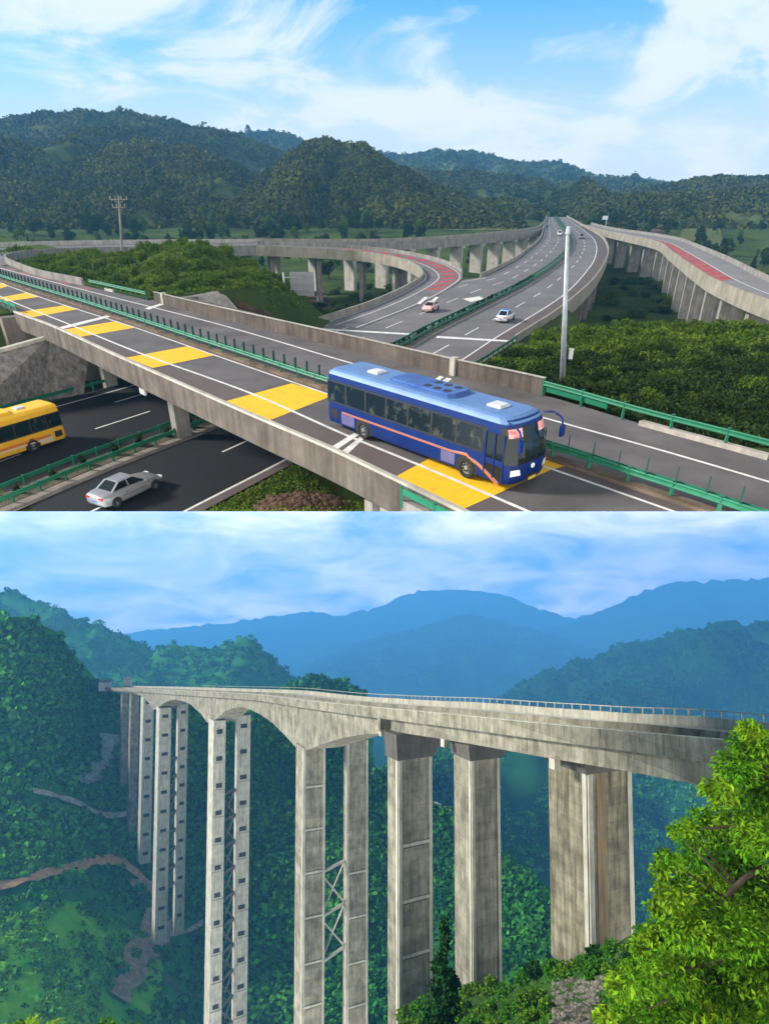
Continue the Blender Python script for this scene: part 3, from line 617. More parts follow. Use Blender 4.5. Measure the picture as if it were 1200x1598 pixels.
# ------------------------------------------------------------------ loop ramp and back viaduct
LI = smooth([T(*p) for p in [(400, 388, -15), (483, 392, -16), (560, 397, -17), (613, 405, -17.6), (647, 417, -18), (660, 433, -18.3), (633, 453, -18.45), (573, 480, -18.48), (497, 505, -18.48)]], 3)
LO = smooth([T(*p) for p in [(400, 381, -15), (510, 385, -16), (600, 392, -17), (660, 402, -17.6), (700, 414, -18), (722, 430, -18.3), (704, 448, -18.45), (655, 474, -18.48), (560, 512, -18.48)]], 3)
lr = thing('loop_ramp', 'curving concrete loop ramp with red road patches joining the motorway', 'ramp', LI[20])
mb = MB(); strip(mb, LI, LO, 120, 0.03); mb.build('road_surface', ASPH2, lr)
mb = MB(); mb.sweep([p for p in LI], [(-0.1, -1.6), (-.1, .95), (.25, .95), (.25, -1.6)][::1]); mb.build('parapet', MATS['parapet_cream'], lr)
lo2 = [p for p in LO if pxT(p)[1] < 433 and True][:]; lo2 = LO[:max(i for i, p in enumerate(LO) if pxT(p)[1] < 431)]
mb = MB(); mb.sweep(lo2, [(-0.2, -1.6), (-.2, .9), (.1, .9), (.1, -1.6)]); mb.build('parapet', CONC, lr)
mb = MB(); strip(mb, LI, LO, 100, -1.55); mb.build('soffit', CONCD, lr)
mb = MB(); md = between(LI, LO, 0.40, 200); ribbon(mb, md, .18, .04); ribbon(mb, between(LI, LO, .93, 200), .18, .04); ribbon(mb, between(LI, LO, .07, 200), .18, .04)
mb.quad(*[p+Vector((0, 0, .05)) for p in tp(-18.45, [(650, 474), (663, 463), (668, 464), (656, 475)])]); mb.quad(*[p+Vector((0, 0, .05)) for p in tp(-18.45, [(666, 475), (680, 463), (685, 464), (673, 476)])]); mb.build('lane_marking', WHITE, lr)
a_, b2 = resample(LI, 240), resample(LO, 240); mb = MB()
for k in list(range(40, 170, 9)):
    q = lambda j, f: a_[j].lerp(b2[j], f)+Vector((0, 0, .045)); mb.quad(q(k, .46), q(k, .88), q(k+5, .88), q(k+5, .46))
mb.build('red_patch', RED, lr)
midl = between(LI, LO, .5, 200); deck_piers(midl[:120], lr, 13, 4.5, -1.55, CONC, 4)
BV = smooth([T(*p) for p in [(400, 378, -15), (490, 378.5, -16), (580, 378, -17), (640, 375.5, -17.6), (700, 372, -18), (760, 367, -18.3), (805, 362, -18.5), (838, 357, -18.5), (848, 350, -18.5)]], 4)
BVn = smooth([T(*p) for p in [(400, 381.5, -15), (490, 382.5, -16), (580, 382, -17), (640, 380, -17.6), (700, 377, -18), (760, 372, -18.3), (805, 367, -18.5), (840, 361, -18.5), (853, 351, -18.5)]], 4)
bv = thing('ramp_viaduct', 'straight distant ramp viaduct on slab piers behind the loop ramp', 'viaduct', BVn[20])
mb = MB(); strip(mb, BV, BVn, 80); mb.build('road_surface', ASPH2, bv)
mb = MB(); mb.sweep(BVn, [(-.1, -1.7), (-.1, 1.0), (.3, 1.0), (.3, -1.7)]); mb.build('parapet', CONC, bv)
mb = MB(); mb.sweep(BV, [(-.3, -1.7), (-.3, 1.1), (.1, 1.1), (.1, -1.7)]); mb.build('parapet', MATS['parapet_cream'], bv)
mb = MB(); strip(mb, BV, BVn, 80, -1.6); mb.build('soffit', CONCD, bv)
deck_piers(between(BV, BVn, .75), bv, 13.5, 5.0, -1.6, CONCL, 6)
# right hand ramp
RN = smooth([T(*p) for p in [(905, 351, -18.5), (930, 359, -18.5), (985, 371, -18.3), (1027, 381, -18), (1050, 398, -17.5), (1104, 437, -16.5), (1160, 463, -16), (1230, 488, -15.5)]], 4)
RF = smooth([T(*p) for p in [(922, 350, -18.5), (955, 358, -18.5), (1010, 366, -18.3), (1055, 374, -18), (1085, 385, -17.5), (1135, 407, -16.5), (1200, 440, -16), (1280, 468, -15.5)]], 4)
rv = thing('ramp_viaduct', 'right hand ramp viaduct with a red lane on closely set tall piers', 'viaduct', RN[20])
mb = MB(); strip(mb, RN, RF, 100); mb.build('road_surface', mat('asphalt_pale', (.20, .185, .18), .9, .2, .2), rv)
mb = MB(); mb.sweep(RN, [(-.1, -1.7), (-.1, .95), (.3, .95), (.3, -1.7)]); mb.build('parapet', MATS['parapet_cream'], rv)
mb = MB(); mb.sweep(RF, [(-.3, -1.7), (-.3, 1.0), (.1, 1.0), (.1, -1.7)]); mb.build('parapet', CONC, rv)
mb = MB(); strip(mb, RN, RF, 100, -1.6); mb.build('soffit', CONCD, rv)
a_, b2 = resample(RN, 200), resample(RF, 200); mb = MB()
for k in range(70, 172, 6): q = lambda j, f: a_[j].lerp(b2[j], f)+Vector((0, 0, .02)); mb.quad(q(k, .16), q(k, .46), q(k+5, .46), q(k+5, .16))
mb.build('red_patch', RED, rv)
mb = MB(); ribbon(mb, between(RN, RF, .5), .2, .02); ribbon(mb, between(RN, RF, .1), .2, .02); mb.build('lane_marking', WHITE, rv)
deck_piers(between(RN, RF, .35), rv, 16, 4.0, -1.6, CONC, 8, th=1.8)
# ------------------------------------------------------------------ poles and signs
b = T(878, 607, -12.1)
t = thing('light_pole', 'tall grey steel pole with a small control box beside the far guardrail', 'pole', b)
lean = Vector((-1.05, 0, 0))
mb = MB(); mb.tube(b-Vector((0, 0, .3)), b+Vector((0, 0, 9.6))+lean, .21, .11, 12); mb.build('mast', STEEL, t, smooth=True)
mb = MB(); mb.box(b+Vector((0, 0, .1)), (.8, .8, .25)); mb.build('base_block', CONCL, t)
mb = MB(); q = b+Vector((.18, -.1, 2.35)); mb.box(q, (.25, .25, .6)); mb.box(q+Vector((0, 0, .33)), (.32, .32, .05)); mb.build('control_box', mat('box_white', (.6, .6, .58), .5), t)
mb = MB(); q = b+Vector((0, 0, 9.7))+lean; mb.tube(q-Vector((0, 0, .25)), q+Vector((0, 0, .15)), .16, .10, 10); mb.build('pole_cap', STEEL, t)
b = T(449, 505, -18.7); t = thing('road_sign', 'back of a square grey road sign on a single pole by the loop ramp', 'road sign', b)
mb = MB(); mb.tube(b-Vector((0, 0, .3)), b+Vector((-.1, 0, 7.3)), .16, .13, 10); mb.build('pole', STEEL, t, smooth=True)
mb = MB(); c = b+Vector((2.6, 0.1, 5.7)); mb.box(c, (3.6, .08, 3.3)); [mb.box(c+Vector((0, -.08, k)), (3.5, .1, .12)) for k in (-1.1, 0, 1.1)]; mb.build('panel', mat('sign_back', (.26, .26, .27), .6, .15, .8), t)
for za, zc in ((6.6, .9), (4.9, -.8)): mb = MB(); mb.bar(b+Vector((-.1, 0, za)), c+Vector((0, -.1, zc)), .12, .12); mb.build('arm', STEEL, t)
y = 150; b = Ty(187, 385, y); tpz = Ty(185, 306, y).z; hgt = tpz-b.z+3; b.z -= 3
t = thing('power_pole', 'grey power pole with two crossarms standing behind the bushy mound', 'pole', b)
mb = MB(); LN = Vector((1.7, 0, 0)); mb.tube(b, b+LN+Vector((0, 0, hgt)), .28, .16, 9); mb.build('mast', CONC, t)
for k, wd in ((.5, 3.6), (1.9, 2.6)):
    mb = MB(); mb.box(b+LN*(1-k/hgt)+Vector((0, -.2, hgt-k)), (wd, .16, .18)); mb.bar(b+LN*(1-k/hgt)+Vector((-wd/3, -.2, hgt-k)), b+LN*(1-k/hgt)+Vector((0, -.2, hgt-k-.8)), .08, .08); mb.bar(b+LN*(1-k/hgt)+Vector((wd/3, -.2, hgt-k)), b+LN*(1-k/hgt)+Vector((0, -.2, hgt-k-.8)), .08, .08)
    ca = mb.build('crossarm', CONC, t); im = MB()
    for s in (-1, -.35, .35, 1): c = b+LN*(1-k/hgt)+Vector((s*wd*.48, -.2, hgt-k+.2)); im.tube(c, c+Vector((0, 0, .35)), .09, .05, 6)
    im.build('insulator', mat('porcelain', (.3, .29, .28), .4), ca)
b = Ty(943, 366, 300); t = thing('road_sign', 'tiny white roadside sign on a post beyond the right hand ramp', 'road sign', b)
mb = MB(); mb.tube(b, b+Vector((0, 0, 6.5)), .18, .15, 6); mb.build('pole', STEEL, t); mb = MB(); mb.box(b+Vector((-.8, -.2, 6.3)), (2.2, .12, 1.4)); mb.build('panel', mat('sign_white', (.5, .52, .52), .6), t)
# ================================================================== vehicles
GLASS = mat('dark_glass', (0.007, 0.010, 0.010), 0.12, spec=0.35)
BGLASS = mat('coach_glass', (.006, .008, .008), .14, scale=1.7, col2=(.085, .088, .062), sharp=(.54, .74), spec=.35, det=6)
TYRE = mat('tyre', (0.02, 0.02, 0.02), 0.85)
RIM = mat('rim', (0.32, 0.33, 0.34), 0.4, metal=0.6)
LAMP = mat('headlamp', (0.75, 0.78, 0.8), 0.15, spec=0.6)
REDL = mat('tail_lamp', (0.45, 0.02, 0.015), 0.25)
BLACK = mat('black_trim', (0.02, 0.02, 0.022), 0.5)
def wheel(root, x, y, r, wd):
    mb = MB(); s = 1 if y > 0 else -1
    n = 24; prof = [(r*.62, -wd/2), (r*.9, -wd/2), (r, -wd/2+.05), (r, wd/2-.05), (r*.9, wd/2), (r*.62, wd/2)]
    vs = [(x+a*math.cos(2*math.pi*i/n), y+b, r+a*math.sin(2*math.pi*i/n)) for i in range(n) for a, b in prof]; k = len(prof)
    mb.add(vs, [(i*k+j, i*k+(j+1) % k, ((i+1) % n)*k+(j+1) % k, ((i+1) % n)*k+j) for i in range(n) for j in range(k)])
    o = mb.build('wheel', TYRE, root, local=True, smooth=False)
    mb = MB(); yo = y+s*(wd/2-.06); mb.tube((x, yo-.03*s, r), (x, yo, r), r*.63, r*.6, 20); mb.tube((x, yo, r), (x, yo+s*.05, r), r*.25, r*.2, 12)
    for i in range(8): a = i*math.pi/4; mb.tube((x+r*.42*math.cos(a), yo, r+r*.42*math.sin(a)), (x+r*.42*math.cos(a), yo+s*.025, r+r*.42*math.sin(a)), r*.06, r*.06, 6)
    mb.build('rim', RIM, o, local=True)
def rings(fn, zs, npt):
    mb = MB(); vs = []
    for z in zs: vs += fn(z)
    n = npt; fs = [(i*n+k, i*n+(k+1) % n, (i+1)*n+(k+1) % n, (i+1)*n+k) for i in range(len(zs)-1) for k in range(n)]
    fs += [tuple(range(n))[::-1], tuple((len(zs)-1)*n+k for k in range(n))]; return mb.add(vs, fs)
def bus(name, label, loc, rz, paint, Lh, W2, Hh, roofm, skirt, stripes, banner, detail=True, group=None):
    t = thing(name, label, 'bus', loc, rz, 'T', group)
    fx = lambda z: np.interp(z, [.3, .55, 1.05, 1.35, 2.0, 2.6, Hh-.12, Hh], [Lh-.12, Lh, Lh, Lh-.02, Lh-.15, Lh-.34, Lh-.46, Lh-.75])
    rx = lambda z: np.interp(z, [.3, .5, 2.6, Hh-.1, Hh], [-Lh+.06, -Lh, -Lh+.05, -Lh+.12, -Lh+.3])
    wy = lambda z: np.interp(z, [.3, .5, 1.2, 2.5, Hh-.22, Hh-.06, Hh], [W2-.03, W2, W2, W2-.03, W2-.07, W2-.18, W2-.36])
    CR = [(1.0, 0), (.995, .45), (.96, .75), (.86, .93), (.68, 1.0)]
    def foot(z, g=0.0):
        f, b_, w_ = float(fx(z))+g, float(rx(z))-g, float(wy(z))+g; c = .55
        P = [(f-c+c*a, -w_*q) for a, q in [(1, 0), (.99, .4), (.94, .7), (.76, .92), (.35, 1.0)]]
        P = [(f, 0), (f-.03, -w_*.4), (f-.1, -w_*.7), (f-.24, -w_*.92), (f-.52, -w_), (0, -w_), (b_+.25, -w_), (b_+.08, -w_*.95), (b_, -w_*.8), (b_, 0)]
        return [(x, y, z) for x, y in P]+[(x, -y, z) for x, y in P[-2:0:-1]]
    zs = [.32, .5, .8, 1.05, 1.2, 1.35, 1.7, 2.0, 2.3, 2.55, Hh-.22, Hh-.12, Hh-.05, Hh]
    o = rings(foot, zs, 18).build('body', paint, t, local=True)
    mb = rings(lambda z: foot(z, .012), [Hh-.24, Hh-.14, Hh-.055, Hh+.012], 18); mb.build('roof', roofm, t, local=True)
    # wheel arches and wheels
    for x in (Lh-2.55, -Lh+3.0):
        for s in (-1, 1):
            mb = MB(); c = [(x+.62*math.cos(a), s*(W2+.006), .48+.62*math.sin(a)) for a in np.linspace(-.3, math.pi+.3, 16)]; mb.add(c, [tuple(range(16))]); mb.build('wheel_arch', BLACK, t, local=True)
            wheel(t, x, s*(W2-.1), .5, .3)
    # side windows: one black glass band, panes standing slightly proud
    zb, zt = 1.42, 2.60
    for s in (-1, 1):
        mb = MB(); x0, x1 = -Lh+.12, Lh-1.75
        y_ = lambda z: s*(float(wy(z))+.013)
        mb.add([(x0, y_(zb), zb), (x1, y_(zb), zb), (x1+.25, y_(zt), zt), (x0+.05, y_(zt), zt)], [(0, 1, 2, 3)]); band = mb.build('window_band', BLACK, t, local=True)
        n = 7; dx = (x1-x0)/n
        for k in range(n):
            mb = MB(); a, b_ = x0+k*dx+.06, x0+(k+1)*dx-.06; e = .008*s
            mb.add([(a, y_(zb)+e, zb+.1), (b_, y_(zb)+e, zb+.1), (b_, y_(zt)+e, zt-.1), (a, y_(zt)+e, zt-.1)], [(0, 1, 2, 3)]); mb.build('window', BGLASS, t, local=True)
        if s < 0:
            mb = MB(); x = Lh-1.55; yy = lambda z: -(float(wy(z))+.014); mb.add([(x, yy(.45), .45), (x+.95, yy(.45)+.0, .45), (x+.9, yy(2.45)+.0, 2.45), (x+.05, yy(2.45), 2.45)], [(0, 1, 2, 3)]); d = mb.build('door', GLASS, t, local=True)
            mb = MB(); mb.box((x+.48, yy(1.4)-.012, 1.45), (.05, .02, 1.95)); mb.box((x-.02, yy(1.4)-.012, 1.45), (.06, .02, 2.0)); mb.box((x+.97, yy(1.4)-.012, 1.45), (.06, .02, 2.0)); mb.build('door_frame', paint, d, local=True)
    # windscreen follows the curved nose
    mb = MB(); vs = []; Z = [1.22, 1.45, 1.75, 2.05, 2.35, Hh-.38]; 
    for z in Z: ft = foot(z, .02); vs += [ft[4], ft[3], ft[2], ft[1], ft[0], ft[17], ft[16], ft[15], ft[14]]
    mb.add(vs, [(i*9+k, i*9+k+1, (i+1)*9+k+1, (i+1)*9+k) for i in range(5) for k in range(8)]); ws = mb.build('windscreen', GLASS, t, local=True)
    if banner:
        for ids in ((3, 2, 1), (17, 16, 15)):
            vs = []
            for z in (Hh-.78, Hh-.42): ft = foot(z, .03); vs += [ft[i] for i in ids]
            mb = MB(); mb.add(vs, [(0, 1, 4, 3), (1, 2, 5, 4)]); mb.build('banner', mat('banner_red', (.62, .10, .10), .7, .5, 6, col2=(.75, .5, .48)), ws, local=True)
        mb = MB(); mb.bar((Lh-.02, -.8, 1.36), (Lh-.2, .1, 1.62), .05, .03); mb.bar((Lh-.02, .15, 1.36), (Lh-.2, 1.0, 1.62), .05, .03); mb.build('wiper', BLACK, ws, local=True)
        mb = MB(); ft = foot(1.42, .026); a = Vector(ft[1]); b_ = Vector(ft[17]); mb.quad(a+Vector((0, 0, -.07)), b_+Vector((0, 0, -.07)), b_+Vector((-.06, 0, .12)), a+Vector((-.06, 0, .12))); mb.build('dash_card', mat('card', (.5, .52, .45), .7, .4, 5), ws, local=True)
    # nose: lamps, emblem, bumper, plate
    for s in (-1, 1):
        mb = MB(); ft0, ft1 = foot(.72, .03), foot(1.0, .03); ids = (3, 2) if s < 0 else (15, 16)
        mb.add([ft0[ids[0]], Vector(ft0[ids[1]])*.5+Vector(ft0[(ids[1]-1) if s < 0 else 17])*.5, Vector(ft1[ids[1]])*.7+Vector(ft1[(ids[1]-1) if s < 0 else 17])*.3, ft1[ids[0]]], [(0, 1, 2, 3)]); mb.build('headlight', LAMP, t, local=True)
    mb = MB(); mb.tube((Lh, 0, 1.0), (Lh+.04, 0, 1.0), .12, .11, 14); mb.build('emblem', LAMP, t, local=True)
    mb = MB(); mb.box((Lh-.02, 0, .56), (.12, .8, .14)); mb.build('grille', BLACK, t, local=True)
    mb = MB(); mb.box((Lh+.045, 0, .46), (.02, .5, .14)); mb.build('number_plate', mat('plate', (.55, .42, .06), .6), t, local=True)
    for s in (-1, 1):
        mb = MB(); mb.pipe([(Lh-.55, s*(W2-.15), Hh-.14), (Lh-.15, s*(W2+.02), Hh-.1), (Lh+.2, s*(W2+.12), Hh-.28), (Lh+.3, s*(W2+.12), Hh-.6)], [.04, .045, .045, .04], 7); mb.build('mirror_arm', skirt[1], t, local=True, smooth=True)
        mb = MB(); mb.box((Lh+.3, s*(W2+.12), Hh-.85), (.13, .24, .5)); mb.build('mirror', skirt[1], t, local=True)
    # roof equipment
    mb = rings(lambda z: [(x, y*1.0, z) for x, y in [(1.9, -.8), (2.15, -.5), (2.15, .5), (1.9, .8), (-1.9, .8), (-2.1, .5), (-2.1, -.5), (-1.9, -.8)]], [Hh-.02, Hh+.1], 8)
    mb2 = rings(lambda z: [(x*.95, y*.9, z) for x, y in [(1.9, -.8), (2.15, -.5), (2.15, .5), (1.9, .8), (-1.9, .8), (-2.1, .5), (-2.1, -.5), (-1.9, -.8)]], [Hh+.1, Hh+.2], 8)
    mb.add(mb2.v, mb2.f); ac = mb.build('roof_unit', skirt[2], t, local=True)
    mb = MB()
    for k in range(3):
        for s in (-.38, .38): mb.tube((1.5-k*.62, s, Hh+.2), (1.5-k*.62, s, Hh+.215), .2, .2, 14)
    mb.build('fan', BLACK, ac, local=True)
    for x in (Lh-2.1, -Lh+2.6): mb = MB(); mb.box((x, 0, Hh+.05), (.75, .7, .1)); mb.box((x, 0, Hh+.11), (.62, .58, .05)); mb.build('roof_hatch', mat('hatch', (.55, .56, .58), .6, .1, 3), t, local=True)
    # skirt panels and stripes on both sides
    for s in (-1, 1):
        yy = s*(W2+.008)
        for a, b_ in ((-Lh+1.25, -Lh+2.3), (Lh-4.1, Lh-3.25)): mb = MB(); mb.quad((a, yy, .42), (b_, yy, .42), (b_, yy, .95), (a, yy, .95)); mb.build('skirt_panel', skirt[0], t, local=True)
        mb = MB(); mb.quad((-Lh+.35, yy, .6), (-Lh+1.0, yy, .6), (-Lh+1.0, yy, 1.1), (-Lh+.35, yy, 1.1)); mb.build('vent_grille', BLACK, t, local=True)
        for (m_, dz, wd) in stripes:
            xs = np.r_[np.linspace(-Lh+1.3, Lh-3.6, 12), np.linspace(Lh-3.4, Lh-.72, 14)]
            zc = [1.06+dz if x < Lh-3.5 else 1.06+dz+.10*math.sin((x-(Lh-3.5))/1.0*1.2)*(1 if x < Lh-2.4 else 0)-max(0, (x-(Lh-2.6)))*.22-max(0, (x-(Lh-1.9)))*.30 for x in xs]
            mb = MB(); vs = []
            for x, z in zip(xs, zc): k = wd*(1+max(0, x-(Lh-3.5))*.9); vs += [(x, s*(W2+.012), z-k/2), (x, s*(W2+.012), z+k/2)]
            mb.add(vs, [(2*i, 2*i+1, 2*i+3, 2*i+2) for i in range(len(xs)-1)]); mb.build('stripe', m_, t, local=True)
    # tail
    mb = MB(); mb.quad((-Lh-.012, -W2*.7, 1.6), (-Lh-.012, W2*.7, 1.6), (-Lh+.03, W2*.66, 2.45), (-Lh+.03, -W2*.66, 2.45)); mb.build('rear_window', GLASS, t, local=True)
    for s in (-1, 1): mb = MB(); mb.box((-Lh-.01, s*(W2*.68), .95), (.05, .22, .4)); mb.build('tail_light', REDL, t, local=True)
    return t
BLUE = mat('bus_blue', (0.002, 0.014, 0.095), 0.42, spec=0.22, coat=0.0, col2=(.003, .020, .12), scale=.6)
BLUER = mat('bus_roof_blue', (0.085, 0.17, 0.36), 0.5, col2=(.12, .22, .42), scale=.5)
BLUEU = mat('bus_unit_blue', (0.03, 0.08, 0.27), 0.5, col2=(.06, .13, .33), scale=.8)
ORNG = mat('stripe_orange', (0.50, 0.14, 0.03), 0.5); PINKS = mat('stripe_pink', (.36, .19, .20), .5)
LAV = mat('bus_lavender', (.11, .11, .24), .5, .2, 2)
A = T(511, 664, ZO); C = T(797, 773, ZO); d = C-A; rz = math.atan2(d.y, d.x); Lb = d.length/2
side = Vector((-math.sin(rz), math.cos(rz), 0)); W2 = 1.36
loc = (A+C)/2+side*W2+Vector((0, 0, .014))
bus('bus', 'blue coach with red banners in its windscreen driving over the yellow bands of the overpass', loc, rz, BLUE, Lb, W2, 3.12, BLUER, (LAV, BLUE, BLUEU), [(PINKS, 0, .04), (ORNG, -.06, .045)], True)
YB = mat('bus_yellow', (0.72, 0.36, 0.01), 0.4, spec=.5, coat=.2, col2=(.78, .42, .02), scale=.6)
YBR = mat('bus_yellow_roof', (0.80, 0.45, 0.02), 0.45); YW = mat('bus_cream', (.62, .52, .36), .5); YO = mat('bus_orange', (.62, .18, .02), .5)
# yellow bus on the far carriageway, its tail towards the overpass
dline = between(MM, ML, .52, 400); Rr = T(107, 688, ZL); q = min(range(398), key=lambda i: (dline[i]-Rr).length); dd = dline[q]-dline[q+3]; dd.z = 0; dd.normalize()
rz2 = math.atan2(dd.y, dd.x); Lb2 = 5.6; sd = Vector((-dd.y, dd.x, 0))
near_side = sd if sd.y < 0 else -sd
loc2 = Rr-near_side*1.3+dd*(Lb2)+Vector((0, 0, .014))
bus('bus', 'yellow and orange coach on the lower motorway, cut off by the left edge', loc2, rz2, YB, Lb2, 1.3, 3.2, YBR, (YW, YO, YBR), [(YO, -.15, .22), (YW, -.35, .12)], False)
def car(name, label, loc, rz, paint, roofm, Lh=2.35, W2=.9, H=1.45, rack=None, group=None):
    t = thing(name, label, 'car', loc, rz, 'T', group)
    st = [(-Lh, .62, .40, .80), (-Lh+.08, .78, .30, .95), (-Lh+.55, .87, .22, 1.02), (-1.2, .9, .2, 1.03), (0, .91, .2, 1.0), (.95, .9, .2, .96), (1.6, .88, .22, .88), (Lh-.28, .8, .26, .76), (Lh-.05, .64, .32, .66), (Lh, .5, .4, .56)]
    mb = MB(); vs = []; k = 10
    for x, w_, z0, z1 in st:
        q = W2/.9*w_; vs += [(x, -q*.9, z0), (x, -q, z0+.14), (x, -q, z0+(z1-z0)*.62), (x, -q*.95, z1-.05), (x, -q*.82, z1), (x, q*.82, z1), (x, q*.95, z1-.05), (x, q, z0+(z1-z0)*.62), (x, q, z0+.14), (x, q*.9, z0)]
    n = len(st); mb.add(vs, [(i*k+j, i*k+(j+1) % k, (i+1)*k+(j+1) % k, (i+1)*k+j) for i in range(n-1) for j in range(k)]+[tuple(range(k)), tuple((n-1)*k+j for j in range(k))])
    mb.build('body', paint, t, local=True, smooth=True)
    # greenhouse: glass, then painted roof and pillars
    bx = [(-1.75, .68), (1.05, .74)]; rx_ = [(-1.05, .56), (.2, .58)]; zb = .98
    lo = [(-1.8, -.72), (1.08, -.76), (1.08, .76), (-1.8, .72)]; hi = [(-1.0, -.57), (.22, -.6), (.22, .6), (-1.0, .57)]
    mb = MB(); mb.add([(x, y, zb-.06) for x, y in lo]+[(x, y, H-.05) for x, y in hi], [(0, 1, 5, 4), (1, 2, 6, 5), (2, 3, 7, 6), (3, 0, 4, 7)]); mb.build('window_glass', GLASS, t, local=True)
    mb = rings(lambda z: [(x*(1 if z < H-.01 else .93), y*(1.03 if z < H-.01 else .86), z) for x, y in [(-1.03, -.5), (-.98, -.58), (.2, -.61), (.26, -.52), (.26, .52), (.2, .61), (-.98, .58), (-1.03, .5)]], [H-.06, H-.02, H+.015], 8); mb.build('roof', roofm, t, local=True, smooth=False)
    for s in (-1, 1):
        for pa, pb, wa, wb in (((1.1, s*.77, zb-.04), (.22, s*.605, H-.04), .07, .06), ((-1.82, s*.73, zb-.04), (-1.0, s*.58, H-.04), .13, .06), ((-.3, s*.755, zb-.04), (-.35, s*.6, H-.04), .08, .04)): mb = MB(); mb.bar(pa, pb, wa, wb); mb.build('pillar', roofm, t, local=True)
    for x in (Lh-.92, -Lh+.95):
        for s in (-1, 1):
            mb = MB(); c = [(x+.4*math.cos(a), s*(W2+.008), .34+.4*math.sin(a)) for a in np.linspace(-.3, math.pi+.3, 14)]; mb.add(c, [tuple(range(14))]); mb.build('wheel_arch', BLACK, t, local=True)
            wheel(t, x, s*(W2-.06), .33, .22)
    for s in (-1, 1):
        mb = MB(); mb.box((Lh-.2, s*W2*.66, .66), (.25, .36, .14)); mb.build('headlight', LAMP, t, local=True)
        mb = MB(); mb.box((-Lh+.07, s*W2*.62, .82), (.14, .36, .16)); mb.build('tail_light', REDL, t, local=True)
        mb = MB(); mb.box((.85, s*(W2+.08), 1.0), (.12, .2, .13)); mb.build('mirror', paint, t, local=True)
        mb = MB(); mb.box((-.1, s*(W2+.004), .62), (1.95, .02, .03)); mb.box((-.75, s*(W2+.012), .8), (.2, .03, .03)); mb.build('door_trim', BLACK, t, local=True)
    mb = MB(); mb.box((-Lh-.0, 0, .62), (.03, .48, .14)); mb.build('number_plate', mat('plate_blue', (.08, .16, .45), .5), t, local=True)
    if rack: mb = MB(); mb.box((-.3, 0, H+.07), (.28, 1.0, .11)); mb.build('light_bar', rack, t, local=True)
    return t
def on_line(P, u, v, z=ZL):
    q = T(u, v, z); i = min(range(1, len(P)-1), key=lambda k: (P[k]-q).length); d = P[i+1]-P[i-1]; return q, math.atan2(d.y, d.x)
LNr = between(MM, MW, .5, 400)
q, a = on_line(LNr, 197, 776); car('car', 'silver saloon car on the lower motorway, seen from behind at the picture seam', q+Vector((0, .3, .02)), a, mat('car_silver', (.27, .27, .28), .3, spec=.5, metal=.3), MATS['car_silver'], 2.6, .98, 1.5)
q, a = on_line(between(MM, MW, .42, 400), 788, 500); car('car', 'white and pale blue patrol car driving away past the median rail', q+Vector((0, 0, .02)), a, mat('car_white', (.66, .62, .62), .35), mat('car_blue_roof', (.35, .55, .75), .3), 2.5, .95, 1.6, mat('light_bar_blue', (.02, .12, .5), .3))
q, a = on_line(between(MM, ML, .75, 400), 672, 485); car('car', 'small pale pink car coming off the loop ramp with its nose to the viewer', q+Vector((0, 0, .05)), a+math.pi, mat('car_pink', (.62, .40, .37), .4), mat('car_pink_roof', (.58, .38, .35), .4), 2.2, .88, 1.42)
for lab, u, v, P in (('tiny white van far away on the left carriageway of the curving motorway', 873, 367, between(MM, ML, .4, 400)), ('tiny grey car in the distance where the motorway bends', 907, 372, between(MM, MW, .4, 400))):
    q, a = on_line(P, u, v); car('car', lab, q+Vector((0, 0, .03)), a, MATS['car_white'] if 'white' in lab else mat('car_grey', (.2, .2, .22), .4), MATS['car_white'] if 'white' in lab else MATS['car_grey'], 2.5, .95, 1.8)
# ================================================================== vegetation and hills of the interchange
def plant(name, label, cat, base, crown, trunk=None, sc=1.0, rz=0.0, fr='T', group=None, flip=False):
    o = bpy.data.objects.new(name, None); COL.objects.link(o); tag(o, label, cat, group); TOPS.append((o, fr)); o.empty_display_size = .2
    o.matrix_world = frame_matrix(Vector(base), rz, fr) @ Matrix.Diagonal((sc, sc, sc*random.uniform(.9, 1.12), 1))
    c = bpy.data.objects.new('crown', crown); COL.objects.link(c); c.parent = o
    if trunk: k = bpy.data.objects.new('trunk', trunk); COL.objects.link(k); k.parent = o
    return o
BUSH = [crown_mesh('bush_crown', 10+i, 2.0, 3.0, 900, .26, [LEAFM, LEAFB, LEAFD, LEAFM][i], 'bush') for i in range(4)]
STEM = trunk_mesh('bush_stem', 3, 1.6, .09, BARK, 6)
TREE = [crown_mesh('tree_crown', 30+i, 9.0, 7.5, 1100, .75, [LEAFD, LEAFD, LEAFM, LEAFD][i], 'round') for i in range(4)]
CONE = [crown_mesh('conifer_crown', 50+i, 12.0, 5.0, 1000, .7, LEAFD, 'cone') for i in range(2)]
TRNK = [trunk_mesh('tree_trunk', 5+i, 8.0, .24, BARK) for i in range(2)]
# bushes on the green mound
r = random.Random(4); n = 0
while n < 240:
    u, v = r.uniform(60, 480), r.uniform(366, 510)
    x, y = r.uniform(-100, -8), r.uniform(84, 140); z = gzs(x, y); pu, pv = pxT((x, y, z)); t, nn = tn((x, y, z))
    if z < -18.0 or not (20 < pu < 470) or pv > float(np.interp(pu, [16, 60, 130, 229, 320, 546], [413, 430, 445, 468, 491, 545]))-5 or float(pdist(np.array([x]), np.array([y]), FP)[0]) < 2.6 or (255 < pu < 430 and pv > 448+abs(pu-335)*.12): continue
    if float(pdist(np.array([x]), np.array([y]), LOOPL)[0]) < 4 or float(pdist(np.array([x]), np.array([y]), MMc)[0]) < 19: continue
    plant('bush', 'leafy green bush on the rounded mound behind the overpass', 'bush', (x, y, z-.2), BUSH[r.choice((0, 1, 1, 3))], STEM, r.uniform(.6, 1.1), r.uniform(0, 6), group='bushes on the mound'); n += 1
